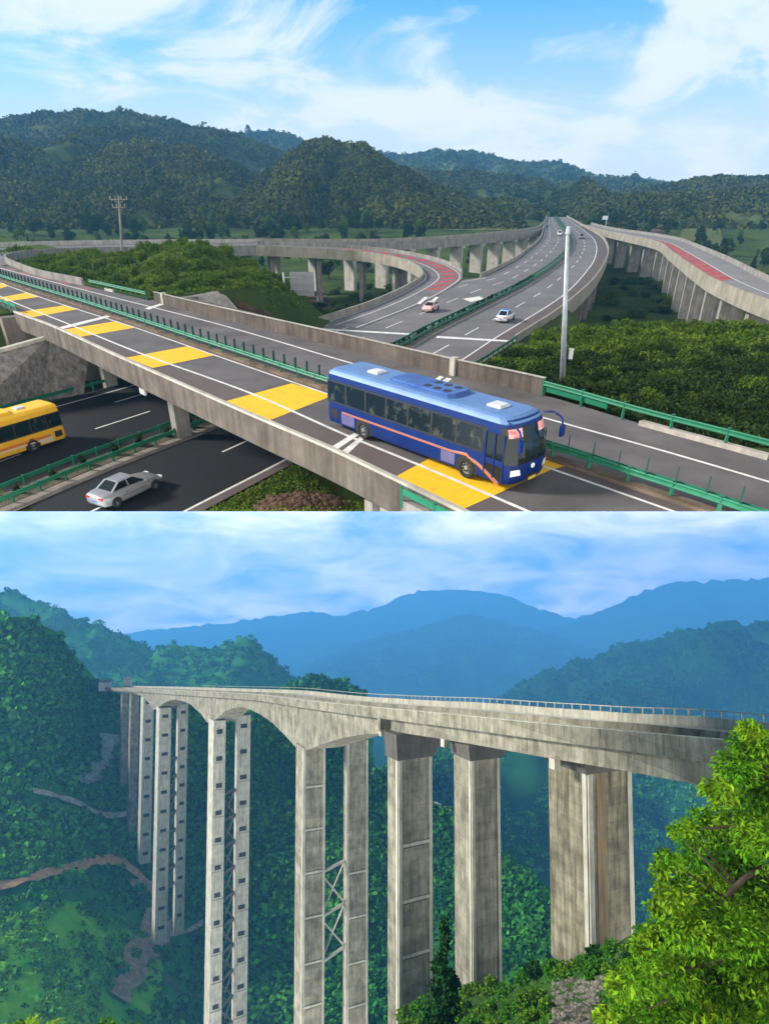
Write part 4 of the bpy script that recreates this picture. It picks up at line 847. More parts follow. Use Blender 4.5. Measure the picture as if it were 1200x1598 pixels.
# shrubs on the slope right of the motorway
n = 0
while n < 250:
    y = r.uniform(34, 86); x = r.uniform(8, 64); z = gzs(x, y); pu, pv = pxT((x, y, z)); t, nn = tn((x, y, z))
    if not (745 < pu < 1290) or nn < 17.8 or pv > 715 or z < -17.5: continue
    if float(pdist(np.array([x]), np.array([y]), MR)[0]) < 5.2: continue
    lit = y > 58 or r.random() < .12  # sun and shade on the slope given as brighter and darker leaf colours
    plant('shrub', 'leafy shrub along the far top of the thicket slope, leaves coloured as sunlit' if lit else 'shrub in the dense thicket on the slope beyond the far guardrail, leaves coloured as shaded', 'shrub', (x, y, z-.3), BUSH[r.choice((0, 0, 1, 3) if lit else (2, 2, 2, 0))], STEM, r.uniform(.45, .95), r.uniform(0, 6), group='bright shrubs of the thicket' if lit else 'shrubs in the thicket'); n += 1
# undergrowth sheet of leaves on mound and slope
def cover(name, label, pts_fn, n, size, m, seed, zmin=-18.3):
    rr_ = np.random.default_rng(seed); x, y = pts_fn(rr_, n); z = gz(x, y); keep = z > zmin; x, y, z = x[keep], y[keep], z[keep]
    C = np.stack([x, y, z+.12], 1); rr2 = np.random.default_rng(seed+1); k = len(C)
    v, f = leaf_cloud(C, np.full((k, 3), .22), k, size, seed); o = npmesh(name, v, f, m); tag(o, label, 'undergrowth', kind='stuff'); return o
def filt(x, y, f): k = f(x, y); return x[k], y[k]
def slopef(x, y):
    t, n = seg_tn(x, y); return (n > 16.6) & (pdist(x, y, MR) > 3.0) & (x > np.interp(y, MRy, MRx))
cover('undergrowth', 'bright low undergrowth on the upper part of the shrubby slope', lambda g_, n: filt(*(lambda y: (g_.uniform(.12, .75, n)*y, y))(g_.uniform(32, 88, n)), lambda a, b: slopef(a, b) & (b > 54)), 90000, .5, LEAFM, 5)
cover('undergrowth', 'low undergrowth between the shrubs at the foot of the slope by the far guardrail, coloured as shaded', lambda g_, n: filt(*(lambda y: (g_.uniform(.12, .75, n)*y, y))(g_.uniform(32, 56, n)), slopef), 50000, .42, LEAFD, 25)  # darker leaves carry the shade of the lower slope in their colour
def moundf(x, y):
    t, n = seg_tn(x, y); pp = np.array([pxT((a, b, c)) for a, b, c in zip(x, y, gz(x, y))]); return (pp[:, 1] < np.interp(pp[:, 0], [16, 60, 130, 229, 320, 546], [413, 430, 445, 468, 491, 545])-4) & (pp[:, 0] < 480) & ~((pp[:, 0] > 262) & (pp[:, 0] < 405) & (pp[:, 1] > 452+abs(pp[:, 0]-345)*.12)) & (pdist(x, y, LOOPL) > 2) & (pdist(x, y, FP) > 2) & (pdist(x, y, MMc) > 18)
cover('undergrowth', 'bright low undergrowth covering the rounded mound behind the overpass', lambda g_, n: filt(g_.uniform(-100, -5, n), g_.uniform(84, 145, n), moundf), 60000, .5, LEAFM, 6, -19.8)
def nearf(x, y):
    t, n = seg_tn(x, y); return (n < 7) & (x > np.interp(y, MRy, MRx)+.4)
cover('grass', 'tufts of grass on the bank under the near abutment', lambda g_, n: filt(g_.uniform(-20, 8, n), g_.uniform(20, 46, n), nearf), 90000, .24, LEAFB, 7, -20.5)
# small red earth heap on the near bank
c = T(468, 772, -15.2)
rk = thing('soil_heap', 'heap of reddish brown soil and stones under the near abutment', 'soil heap', (c.x, c.y, gzs(c.x, c.y)))
v0, f0 = ICO; mb = MB(); rr_ = np.random.default_rng(2); nn0 = fbm(v0[:, 0]*3+5, v0[:, 1]*3+v0[:, 2]*2, 3, 4)[:, None]
mb.add([(c.x+p[0]*2.3, c.y+p[1]*1.2, gzs(c.x, c.y)+p[2]*.55) for p in v0*(1+.5*nn0)], [tuple(q) for q in f0])
for k in range(420):
    d_ = rr_.normal(size=3); d_[2] = abs(d_[2]); d_ /= np.linalg.norm(d_); sz = .06+.16*rr_.random()**2; o_ = np.array([c.x+d_[0]*2.35*(.75+.4*rr_.random()), c.y+d_[1]*1.25*(.8+.3*rr_.random()), 0]); o_[2] = gzs(o_[0], o_[1])*.15+.85*(gzs(c.x, c.y)+d_[2]*.55)
    mb.add([tuple(o_+p*sz*np.array([1.2, 1, .8])) for p in v0*(1+.35*(rr_.random((len(v0), 1))-.5))], [tuple(q) for q in f0])
mb.build('heap', SOIL, rk)
# cut slope of pale stone below the mound
c = T(343, 468, -17.5); st = thing('stone_slope', 'pale stone slope facing under the mound behind the overpass parapet', 'slope facing', c)
def face_on_ground(name, px, m, pull=.7, nu=14, nv=8):
    q = []
    for u, v in px:
        lo_, hi_ = 60., 200.
        for _ in range(40):
            md = (lo_+hi_)/2; p = Ty(u, v, md)
            if p.z > gzs(p.x, p.y): lo_ = md
            else: hi_ = md
        q.append((u, v))
    mb = MB(); vs = []
    for j in range(nv+1):
        for i_ in range(nu+1):
            a0 = np.array(q[0])*(1-i_/nu)+np.array(q[1])*(i_/nu); a1 = np.array(q[3])*(1-i_/nu)+np.array(q[2])*(i_/nu); u, v = a0*(1-j/nv)+a1*(j/nv)
            lo_, hi_ = 60., 200.
            for _ in range(30):
                md = (lo_+hi_)/2; p = Ty(u, v, md)
                if p.z > gzs(p.x, p.y): lo_ = md
                else: hi_ = md
            vs.append(Ty(u, v, lo_-pull*min(1, 3*min(i_/nu, 1-i_/nu, j/nv, 1-j/nv)+.25))+Vector((0, 0, .25)))
    mb.add(vs, [(j*(nu+1)+i_, j*(nu+1)+i_+1, (j+1)*(nu+1)+i_+1, (j+1)*(nu+1)+i_) for j in range(nv) for i_ in range(nu)]); mb.build(name, m, st)
face_on_ground('stone_face', [(268, 470), (345, 455), (378, 492), (292, 487)], mat('stone_pale', (.42, .39, .34), .95, scale=.8, col2=(.22, .19, .16), bump=.7, bscale=2))
face_on_ground('soil_face', [(352, 456), (392, 452), (428, 500), (384, 496)], SOIL)
# hedge plants in the motorway median
HB_ = crown_mesh('median_bush', 70, 1.1, .8, 260, .2, LEAFD, 'bush')
for P, stp, cnt, lab in ((near, 2.3, 26, 'low dark bush in the median strip between the silver car and the yellow bus'), (far, 1.7, 34, 'little dark hedge bush in the median behind the overpass')):
    Q = resample(P[::-1] if False else P, int(plen(P)/stp)); k = 0
    for p in Q:
        pu, pv = pxT(p)
        if P is far and not (pv > 380): continue
        if P is near and not (-20 < pu < 330 and pv < 796): continue
        plant('hedge_plant', lab, 'hedge plant', p+Vector((r.uniform(-.2, .2), r.uniform(-.2, .2), .05)), HB_, None, r.uniform(.8, 1.25), r.uniform(0, 6), group=lab); k += 1
        if k > 60: break
# trees on the valley floor, behind the ramps
n = 0; tries = 0
while n < 290 and tries < 14000:
    tries += 1
    u = r.uniform(-30, 1230); y = r.choice((r.uniform(170, 330), r.uniform(290, 440), r.uniform(340, 450), r.uniform(380, 560)))
    x = (u-600)/F*(y*.86+12)*1.0; z = gzs(x, y); pu, pv = pxT((x, y, z))
    if not (-40 < pu < 1240): continue
    xa, ya = np.array([x]), np.array([y]); 
    if min(float(pdist(xa, ya, P)[0]) for P in (BV, BVn, LI, LO, RN, RF, LOOPO)) < 7: continue
    if float(pdist(xa, ya, MM)[0]) < 19: continue
    if 440 < pu < 800 and y > 300 and fbm(x*.012, y*.012, 3, 31) < -.1: continue      # open fields
    if 560 < pu and pu < 1160 and y < 260 and r.random() < .75: continue
    if pu < 560 and y < 215: continue
    cn = r.random() < .12; s = r.uniform(.55, 1.15)
    plant('tree', 'dark conifer standing out in the wooded belt below the hills' if cn else 'round crowned tree in the wooded belt below the hills', 'tree', (x, y, z-.3), CONE[n % 2] if cn else TREE[r.randrange(4)], TRNK[n % 2], s, r.uniform(0, 6), group='conifers in the valley' if cn else 'trees in the valley'); n += 1
# fields: pale terraces in the valley
FLD = mat('field_green', (.085, .115, .03), .95, scale=.05, col2=(.12, .125, .045)); FLD2 = mat('field_earth', (.13, .085, .06), .95, .4, .08)
def field(label, px, y0, m, dz=.35, name='field'):
    P = []
    for u, v in px:
        lo_, hi_ = 70., 1500.
        for _ in range(40):
            md = (lo_+hi_)/2; q = Ty(u, v, md)
            if q.z > gzs(q.x, q.y)+dz: lo_ = md
            else: hi_ = md
        P.append(Ty(u, v, lo_))
    a, b_, c_, d_ = P; nu, nv = 24, 10; vs = []
    for j in range(nv+1):
        for i_ in range(nu+1):
            p = a.lerp(b_, i_/nu).lerp(d_.lerp(c_, i_/nu), j/nv); vs.append((p.x, p.y, gzs(p.x, p.y)+dz))
    o = npmesh(name, np.array(vs), np.array([[j*(nu+1)+i_, j*(nu+1)+i_+1, (j+1)*(nu+1)+i_+1, (j+1)*(nu+1)+i_] for j in range(nv) for i_ in range(nu)]), m, smooth=True); tag(o, label, 'field', kind='structure')
field('pale green terraced field below the cone shaped hill', [(435, 352), (620, 352), (610, 334), (450, 336)], 0, FLD)
field('small green field left of the motorway bend', [(690, 358), (800, 358), (790, 344), (700, 346)], 0, FLD)
field('bare reddish earth beside the right hand ramp', [(975, 362), (1040, 366), (1020, 354), (965, 352)], 0, FLD2)
field('green meadow on the right above the ramp', [(1060, 372), (1130, 385), (1120, 352), (1065, 350)], 0, FLD)
field('pale dirt path on the valley floor under the loop ramp', [(452, 470), (530, 505), (505, 452), (448, 436)], 0, FLD2, .25, 'dirt_path')
n = 0; tries = 0
while n < 95 and tries < 6000:
    tries += 1; side_ = n % 2
    x, y = (r.uniform(-32, 24), r.uniform(112, 240)) if side_ == 0 else (r.uniform(30, 110), r.uniform(100, 260)); z = gzs(x, y); pu, pv = pxT((x, y, z))
    if side_ == 0 and not (435 < pu < 660 and 395 < pv < 500): continue
    if side_ == 1 and not (925 < pu < 1180 and 385 < pv < 500): continue
    if float(pdist(np.array([x]), np.array([y]), MM)[0]) < 15: continue
    plant('scrub_bush', ('scrubby bush on the valley floor under the loop ramp', 'scrubby bush on the valley floor between the motorway and the right hand ramp')[side_], 'bush', (x, y, z-.2), BUSH[r.randrange(4)], STEM, r.uniform(.8, 1.9), r.uniform(0, 6), group=('scrub under the loop ramp', 'scrub under the right hand ramp')[side_]); n += 1
# hills: silhouettes at their own distances
G = 'structure'
ridge('hill', 'long high green mountain ridge along the left horizon', [(-260, 235), (-120, 205), (0, 193), (35, 187), (70, 175), (100, 179), (130, 172), (165, 180), (205, 176), (240, 185), (275, 188), (300, 201), (350, 205), (385, 217), (430, 237), (480, 265), (560, 295)], 1500, 760, 600, -22, HILLG, seed=1, forest=17550, fm=FOREST, frad=4.5)
ridge('hill', 'bluish far mountain just left of the cone shaped hill', [(330, 240), (380, 210), (415, 206), (450, 210), (500, 236), (560, 262)], 2100, 700, 600, -22, HILLG, seed=2, forest=4050, fm=FOREST, frad=6.1)
ridge('hill', 'serrated bluish mountain chain right of the cone shaped hill', [(540, 268), (590, 238), (625, 244), (655, 242), (680, 234), (705, 240), (735, 236), (770, 246), (800, 256), (830, 258), (850, 253), (880, 264), (915, 276), (950, 285), (1000, 296)], 2300, 900, 600, -22, HILLG, seed=3, forest=8775, fm=FOREST, frad=6.1)
ridge('hill', 'pale blue mountain at the far end of the motorway', [(930, 295), (965, 283), (1000, 280), (1035, 284), (1060, 295)], 3200, 500, 500, -22, HILLG, seed=4, forest=1687, fm=FOREST, frad=6.5)
ridge('hill', 'dark wooded ridge on the right horizon', [(980, 309), (1030, 297), (1070, 286), (1100, 280), (1125, 277), (1160, 280), (1200, 279), (1280, 271), (1400, 289)], 1300, 500, 500, -22, HILLG, seed=5, forest=7425, fm=FOREST, frad=4.5)
ridge('hill', 'dark green hill in the middle of the left range', [(60, 276), (110, 251), (150, 246), (190, 228), (225, 219), (260, 232), (290, 230), (340, 251), (400, 278), (460, 306)], 950, 470, 300, -24, HILLG, seed=6, forest=11475, fm=FOREST, frad=3.6)
ridge('hill', 'wooded hill shoulder at the left edge', [(-260, 190), (-100, 200), (0, 218), (50, 232), (110, 262), (170, 300)], 850, 420, 300, -24, HILLG, seed=7, forest=8100, fm=FOREST, frad=3.6)
ridge('hill', 'steep cone shaped green hill in the middle', [(380, 307), (425, 269), (455, 239), (480, 225), (505, 217), (530, 226), (550, 229), (570, 229), (600, 252), (640, 275), (690, 297), (740, 319)], 900, 420, 300, -24, HILLG, seed=8, forest=11475, fm=FOREST, frad=3.6)
ridge('hill', 'lower rounded knoll in front of the cone shaped hill', [(470, 311), (510, 281), (545, 253), (570, 249), (600, 264), (640, 286), (700, 308)], 740, 260, 220, -24, HILLG, seed=9, forest=5400, fm=FOREST, frad=3.0)
ridge('hill', 'hazy green hills behind the motorway bend', [(600, 300), (650, 268), (700, 272), (730, 268), (780, 276), (820, 278), (850, 292), (880, 306)], 1500, 500, 400, -22, HILLG, seed=10, forest=6750, fm=FOREST, frad=4.5)
ridge('hill', 'small pointed dark hill above the end of the motorway', [(840, 315), (865, 299), (895, 281), (915, 285), (945, 304), (975, 317)], 1150, 300, 250, -22, HILLG, seed=11, forest=3037, fm=FOREST, frad=3.6)
ridge('hill', 'low wooded rise along the left of the valley', [(-200, 308), (0, 300), (60, 293), (140, 308), (220, 293), (300, 313), (380, 320), (450, 338), (520, 353)], 520, 160, 200, -25, HILLG, seed=12, forest=8775, fm=FOREST, frad=2.5)
ridge('hill', 'low wooded rise beside the end of the motorway on the right', [(880, 346), (920, 330), (960, 314), (1010, 308), (1060, 310), (1120, 304), (1200, 294), (1350, 287)], 560, 140, 200, -25, HILLG, seed=13, forest=8100, fm=FOREST, frad=2.5)
ridge('hill', 'dark line of woods behind the green fields', [(470, 336), (520, 322), (570, 314), (640, 316), (700, 324), (760, 314), (810, 318), (840, 336)], 600, 60, 150, -24, HILLG, seed=14, forest=4387, fm=FOREST, frad=2.5)
# small far houses
def house(label, u, v, y, wd, h, wall, roofc):
    b = Ty(u, v, y); t = thing('house', label, 'house', b)
    mb = MB(); mb.box(b+Vector((0, 0, h/2-1)), (wd, wd*.6, h+2)); mb.build('wall', wall, t)
    mb = MB(); a = wd/2+.4; d_ = wd*.3+.4; hh = wd*.18; mb.add([b+Vector(p) for p in ((-a, -d_, h), (a, -d_, h), (a, d_, h), (-a, d_, h), (-a, 0, h+hh), (a, 0, h+hh))], [(0, 1, 5, 4), (2, 3, 4, 5), (0, 4, 3), (1, 2, 5), (0, 3, 2, 1)]); mb.build('roof', roofc, t)
    mb = MB()
    for k in (-1, 0, 1): mb.box(b+Vector((k*wd*.28, -wd*.3-.04, h*.55)), (wd*.12, .1, h*.35))
    mb.build('window', GLASS, t)
WW = mat('whitewash', (.62, .62, .6), .9, .2, .4); RT = mat('roof_tile', (.17, .075, .06), .9, .3, .5); GT_ = mat('roof_grey', (.22, .22, .23), .9, .3, .5)
house('tiny white house in front of the cone shaped hill', 458, 322, 560, 11, 7, WW, GT_)
house('long low pale building beside the tiny white house', 440, 329, 540, 14, 3, mat('pale_blue_wall', (.3, .38, .4), .9), GT_)
house('white house high on the slope of the left ridge', 138, 246, 930, 13, 7, WW, RT)
# ================================================================== the gorge and its tall bridge (frame B)
CB = mat('bridge_concrete', (0.32, 0.295, 0.22), 0.9, scale=.3, col2=(.15, .14, .10), streak=.5, lines=(3.1, .045, .62), bump=.08, bscale=2)
CBL = mat('bridge_concrete_pale', (0.48, 0.46, 0.37), 0.9, .3, .3, streak=.4)
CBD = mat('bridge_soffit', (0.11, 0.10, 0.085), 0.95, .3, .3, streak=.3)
CBO = mat('bridge_pier_stained', (0.28, 0.25, 0.17), .95, scale=.4, col2=(.13, .12, .08), streak=.65, lines=(2.4, .05, .6))
RUST = mat('rust_stain', (.25, .175, .08), .95, scale=.5, col2=(.20, .165, .11), streak=.5)
FORB = mat('gorge_forest', (.012, .12, .022), .95, scale=.01, col2=(.07, .27, .025), island=.7, spec=.1)
HILB = mat('gorge_ground', (.018, .13, .022), .95, scale=.015, col2=(.06, .26, .028), bump=.6, bscale=.12)
GRSB = mat('gorge_grass', (.012, .11, .012), .9, scale=.03, col2=(.05, .19, .02), bump=.5, bscale=.3)
DIRT = mat('dirt_track', (.55, .36, .18), .95, scale=.3, col2=(.42, .18, .08), bump=.4)
ROCK = mat('rock_scree', (.22, .195, .16), .95, scale=.6, col2=(.09, .08, .065), bump=.7, bscale=.6)
LF1 = mat('leaf_yellow_green', (.055, .20, .010), .55, scale=.7, col2=(.17, .29, .016), island=.75, trans=.3)
LF2 = mat('leaf_green', (.035, .17, .012), .65, scale=.6, col2=(.10, .26, .016), island=.5, trans=.25)
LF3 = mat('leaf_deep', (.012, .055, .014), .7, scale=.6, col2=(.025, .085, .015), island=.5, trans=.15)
US = [1290, 1200, 1120, 980, 860, 780, 690, 593, 520, 463, 400, 322, 238, 213, 190, 175, 160][::-1]
DS = [52, 58, 65, 80, 94, 107, 125, 148, 178, 212, 250, 310, 410, 455, 510, 550, 600][::-1]
VSb = [1171, 1162, 1154.5, 1142, 1131, 1123, 1114, 1105, 1098, 1092, 1084, 1080, 1076, 1075, 1074, 1073.5, 1073][::-1]
du = lambda u: float(np.interp(u, US, DS)); vt = lambda u: float(np.interp(u, US, VSb))
NE = smooth([B(u, v, d) for u, v, d in zip(US[::-1], VSb[::-1], DS[::-1])], 3)      # near parapet top, from the near right end away to the left
pxB = lambda p: (lambda c, s: (600+F*p[0]/(c*p[1]-s*p[2]), VP-F*(s*p[1]+c*p[2])/(c*p[1]-s*p[2])))(math.cos(TH_B), math.sin(TH_B))
NU = np.array([pxB(p)[0] for p in NE])
def at_u(u):
    i = int(np.argmin(abs(NU-u))); i = min(max(i, 1), len(NE)-2); p = NE[i]; d = NE[i+1]-NE[i-1]; d.z = 0; d.normalize(); return i, p, d, Vector((d.y, -d.x, 0))
WB = 19.0
br = thing('tall_bridge', 'tall concrete viaduct with arched spans crossing the deep green gorge', 'bridge', at_u(463)[1], fr='B')
mb = MB(); mb.sweep(NE, [(0, -1.22), (0, 0), (.32, 0), (.40, -1.22)]); mb.build('parapet', CB, br)
mb = MB(); mb.sweep(NE, [(-.04, .0), (-.04, .10), (.36, .10), (.36, .0)]); mb.build('parapet_coping', CBL, br)
mb = MB(); mb.sweep(NE, [(0.03, -2.4), (0.0, -1.22), (WB, -1.22), (WB, -2.0), (WB-2, -2.3)]); mb.build('deck_slab', CB, br)
mb = MB(); mb.sweep(NE, [(.5, -1.2), (.5, -1.15), (WB-.6, -1.15), (WB-.6, -1.2)]); mb.build('road_surface', mat('bridge_road', (.50, .49, .44), .9, .2, .2), br)
mb = MB(); mb.sweep(NE, [(WB-.4, -1.2), (WB-.35, .25), (WB-.05, .25), (WB, -1.2)]); mb.build('far_parapet', CBL, br)
mb = MB(); mb.sweep(NE, [(WB*.5-.25, -1.2), (WB*.5-.12, -.2), (WB*.5+.12, -.2), (WB*.5+.25, -1.2)]); mb.build('median_barrier', CB, br)
mb = MB(); mb2 = MB(); Q = resample(NE, 260)
for i in range(259):
    p = Q[i]; d = Q[i+1]-p; d.z = 0; d.normalize(); nr = Vector((d.y, -d.x, 0)); q = p+nr*(WB-.2)
    if p.y < 190: mb.box(q+Vector((0, 0, .6)), (.16, .16, 1.2), math.atan2(d.y, d.x))
mb.sweep([Q[i]+Vector((0, 0, 0)) for i in range(0, 150)], [(WB-.25, 1.15), (WB-.25, 1.3), (WB-.12, 1.3), (WB-.12, 1.15)]); mb.build('railing', CBL, br)
mb = MB()
for i in range(2, 120, 3): d = (Q[i+1]-Q[i]); d.z = 0; d.normalize(); mb.box(Q[i]+Vector((d.y, -d.x, 0))*-.012+Vector((0, 0, -.62)), (.06, .03, 1.1), math.atan2(d.y, d.x))
mb.build('parapet_joint', CBD, br)
# T beam spans on the right
def beams(u0, u1):
    i0, i1 = at_u(u0)[0], at_u(u1)[0]; P = NE[i0:i1+1]; P = P if len(P) > 2 else NE[i0:i0+3]; mb = MB()
    for o in (1.45, 4.4, 7.6, 11, 14.4, WB-1.0): mb.sweep(P, [(o-.55, -2.42), (o+.55, -2.42), (o+.22, -3.0), (o+.22, -4.5), (o+.42, -5.1), (o-.42, -5.1), (o-.30, -4.5), (o-.30, -3.0)])
    mb.build('beam_span', CB, br)
beams(1288, 864); beams(858, 694); beams(688, 598)
# haunched box girder on the left
HP = [(596, 1146), (560, 1147), (530, 1152), (500, 1161), (472, 1172), (462, 1172), (453, 1164), (440, 1149), (420, 1129), (400, 1115), (385, 1108), (372, 1104), (358, 1106), (345, 1112), (332, 1124), (326, 1129), (319, 1128), (310, 1115), (295, 1101), (282, 1095), (268, 1092), (256, 1096), (246, 1103), (241, 1108), (235, 1108), (230, 1099), (225, 1092), (218, 1087), (205, 1082), (190, 1080), (160, 1078)]
i0 = at_u(594)[0]; P = NE[i0:]; PU = NU[i0:]; hu = [h[0] for h in HP][::-1]; hv = [h[1] for h in HP][::-1]; pr = []; ZB_ = []
for p, u in zip(P, PU):
    vb = float(np.interp(u, hu, hv)); zb = min(-3.4, B(u, vb, p.y).z-p.z); ZB_.append(zb); pr.append([(1.25, -2.35), (13.5, -2.35), (13.2, zb), (1.35, zb)])
Pf, prf = [], []                                    # finer steps so the arches are smooth
for i in range(len(P)-1):
    for k in range(3):
        f = k/3; p = P[i].lerp(P[i+1], f); u = pxB(p)[0]; vb = float(np.interp(u, hu, hv)); zb = min(-3.4, B(u, vb, p.y).z-p.z); Pf.append(p); prf.append([(1.25, -2.35), (13.5, -2.35), (13.2, zb), (1.35, zb)])
mb = MB(); mb.sweep(Pf, prf); mb.build('arched_girder', CB, br)
mb = MB(); i_, p, d, nr = at_u(596); a = math.atan2(d.y, d.x); mb.box(p+nr*7+Vector((0, 0, -3.7)), (1.2, 14.5, 3.0), a); mb.build('end_diaphragm', CB, br)
# piers
def solve(c, dirv, ut):
    lo, hi = 0., 40.
    s = 1 if ut > pxB(c)[0] else -1
    for _ in range(50):
        m = (lo+hi)/2; u = pxB(c+dirv*m)[0]
        if (u-ut)*s < 0: lo = m
        else: hi = m
    return lo
def column(uc, ur, ul, d, vtop, vbot, m, ut=None, name='pier', pil=True, windows=0, bands=(), wz=6.0):
    c = B(uc, 1300, d); _, p, t_, nr = at_u(ut or uc)
    nr = nr.copy(); t_ = t_.copy()
    w_ = solve(c, nr, ur); l_ = max(1.2, min(9, solve(c, t_, ul)))
    z1 = B(uc, vtop, d).z; z0 = B(uc, vbot, d).z; mid = c+nr*w_/2+t_*l_/2; a = math.atan2(t_.y, t_.x)
    mb = MB(); mb.box((mid.x, mid.y, (z0+z1)/2), (l_, w_, z1-z0), a); o = mb.build(name, m, br)
    if pil:                                        # pale raised pilasters at the corners and a frame round the panels
        mb = MB(); pw = w_*.10
        for f in (pw/2, w_-pw/2): q = c+nr*f-t_*.09; mb.box((q.x, q.y, (z0+z1)/2), (.24, pw, z1-z0), a)
        q = c+t_*pw*.6-nr*.08; mb.box((q.x, q.y, (z0+z1)/2), (pw, .2, z1-z0), a)
        mb.build('pilaster', CBL, o)
    for v in bands:
        z = B(uc, v, d).z; q = c+nr*w_/2-t_*.1; mb = MB(); mb.box((q.x, q.y, z), (.3, w_*.98, .7), a); k = mb.build('band', CBL, o); mb = MB(); mb.box((q.x, q.y, z-.5), (.24, w_*.7, .3), a); mb.build('band_shadow', CBD, o)  # dark strip below each band, its shadow put in as colour
    if windows:
        z = z1-5; k = 0
        while z > z0+3:
            q = c+nr*w_*.5-t_*.04; mb = MB(); mb.box((q.x, q.y, z), (.12, w_*.5, wz*.17), a); mb.build('opening', mat('opening_dark', (.03, .03, .03), .9), o); mb = MB(); mb.box((q.x, q.y, z-wz*.17), (.5, w_*.95, .22), a); mb.build('ledge', CBL, o); z -= wz  # opening is a dark box; the recess's shade is in its colour
    return c, nr, t_, w_, l_, z0, z1
def brace(A_, B_, vs, d, m, r=.35):
    """horizontal struts and X braces between two legs"""
    ca, na, ta, wa, la = A_[:5]; cb_, nb, tb, wb_, lb = B_[:5]; p = ca+na*wa+ta*la/2; q = cb_+tb*lb/2
    mb = MB(); z = [B(pxB(ca)[0], v, d).z for v in vs]
    for i, k in enumerate(z):
        P_, Q_ = Vector((p.x, p.y, k)), Vector((q.x, q.y, k)); mb.bar(P_, Q_, r*1.6, r*2)
        if i+1 < len(z): k2 = z[i+1]; mb.bar(P_, Vector((q.x, q.y, k2)), r*.9, r*1.1); mb.bar(Vector((p.x, p.y, k2))+Vector((.01, .02, 0)), Q_+Vector((.01, .02, 0)), r*.9, r*1.1)
    mb.build('cross_brace', m, br)
a4 = column(473, 507, 461, 208, 1168, 1660, CB, 468, bands=(1230, 1297, 1365, 1435, 1507, 1575)); b4 = column(541, 574, 536, 224, 1158, 1660, CB, 468, bands=(1365, 1435, 1507, 1575)); brace(a4, b4, (1365, 1435, 1507), 214, CBL, .42)
a5 = column(331, 350, 323, 300, 1126, 1680, CBL, 326, windows=1, wz=12.3, pil=False); b5 = column(368, 389, 365, 316, 1118, 1680, CBL, 326, windows=1, wz=12.3, pil=False); brace(a5, b5, [1244+42*i for i in range(10)], 305, CBD, .5)
a6 = column(245, 264, 238, 398, 1106, 1475, CBL, 240, windows=1, wz=11.5, pil=False); b6 = column(275, 290, 272, 415, 1100, 1462, CBL, 240, windows=1, wz=11.5, pil=False); brace(a6, b6, [1190+29*i for i in range(8)], 404, CBD, .5)
column(219, 236, 208, 455, 1086, 1350, CBL, 216, windows=1, wz=13, pil=False); column(200, 213, 192, 500, 1081, 1306, CB, 200, pil=False); column(186, 196, 179, 540, 1079, 1258, CB, 188, pil=False)
c3 = column(622, 674, 605, 140, 1185, 1640, CB, 622, bands=(1322, 1410, 1497)); c2 = column(736, 780, 709, 121, 1185, 1570, CB, 735)
c1 = column(918, 986, 857, 93, 1205, 1540, CBO, 905)
c, nr, t_, w_, l_, z0, z1 = c1; mb = MB(); a = math.atan2(t_.y, t_.x); q = c+nr*w_*.30-t_*.02; mb.box((q.x, q.y, (z0+z1)/2), (.06, w_*.22, z1-z0), a); mb.build('rust_streak', RUST, br)
def cap(C_, ut, ext):
    c, nr, t_, w_, l_, z0, z1 = C_; _, p, _, _ = at_u(ut); a = math.atan2(t_.y, t_.x); zt = p.z-5.12
    off0 = -.4; mb = MB(); 
    prof = [(off0-.3, zt), (w_+ext, zt), (w_+ext, zt-1.0), (w_+.3, z1-.3 if z1 < zt-1.6 else zt-2.4), (off0, z1-.3 if z1 < zt-1.6 else zt-2.4), (off0-.3, zt-1.2)]
    lo = [c+nr*o-t_*.35 for o, z in prof]; hi = [c+nr*o+t_*(l_+.35) for o, z in prof]; n = len(prof)
    vs = [Vector((q.x, q.y, z)) for q, (o, z) in zip(lo, prof)]+[Vector((q.x, q.y, z)) for q, (o, z) in zip(hi, prof)]
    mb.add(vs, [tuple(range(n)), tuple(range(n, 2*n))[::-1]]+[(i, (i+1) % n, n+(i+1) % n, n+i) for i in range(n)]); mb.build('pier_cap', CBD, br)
cap(c3, 610, 3.5); cap(c2, 715, 3.0); cap(c1, 880, 4.5)
for ut in (596, 690, 861):
    _, p, d, nr = at_u(ut); mb = MB(); mb.box(p+nr*.5+Vector((0, 0, -5.6)), (1.3, 1.0, 1.5), math.atan2(d.y, d.x)); mb.build('bearing_block', CBL, br)
# ------------------------------------------------------------------ gorge slopes
CRU = [-120, -60, 0, 40, 85, 110, 130, 160, 200, 300, 390, 480, 560, 600, 650, 700, 740, 790, 830, 860, 900, 960, 1060]
CRV = [962, 960, 965, 962, 985, 1020, 1050, 1076, 1088, 1096, 1102, 1127, 1167, 1212, 1242, 1264, 1300, 1337, 1372, 1402, 1442, 1502, 1560]
CRD = [545, 550, 560, 570, 580, 590, 600, 612, 622, 640, 650, 650, 635, 620, 595, 560, 525, 480, 435, 400, 350, 290, 220]
BTU = [-120, -60, 150, 260, 330, 480, 600, 700, 860, 960, 1060]; BTD = [215, 225, 255, 290, 315, 305, 265, 215, 170, 140, 110]
VBOT = 1720.0
def gorge(u, v):
    cv = np.interp(u, CRU, CRV); f = (v-cv)/(VBOT-cv); d0 = np.interp(u, CRU, CRD); d1 = np.interp(u, BTU, BTD)
    return d0*(1-f)+d1*f
def Bn(u, v, d):
    c, s = math.cos(TH_B), math.sin(TH_B); x = (u-600)/F; z = -(v-VP)/F; Y = c+s*z; Z = -s+c*z; return np.stack([x/Y*d, d, Z/Y*d], -1)
uu = np.linspace(-120, 1060, 260); ff = np.linspace(-.0, 1, 190); UU, FF = np.meshgrid(uu, ff)
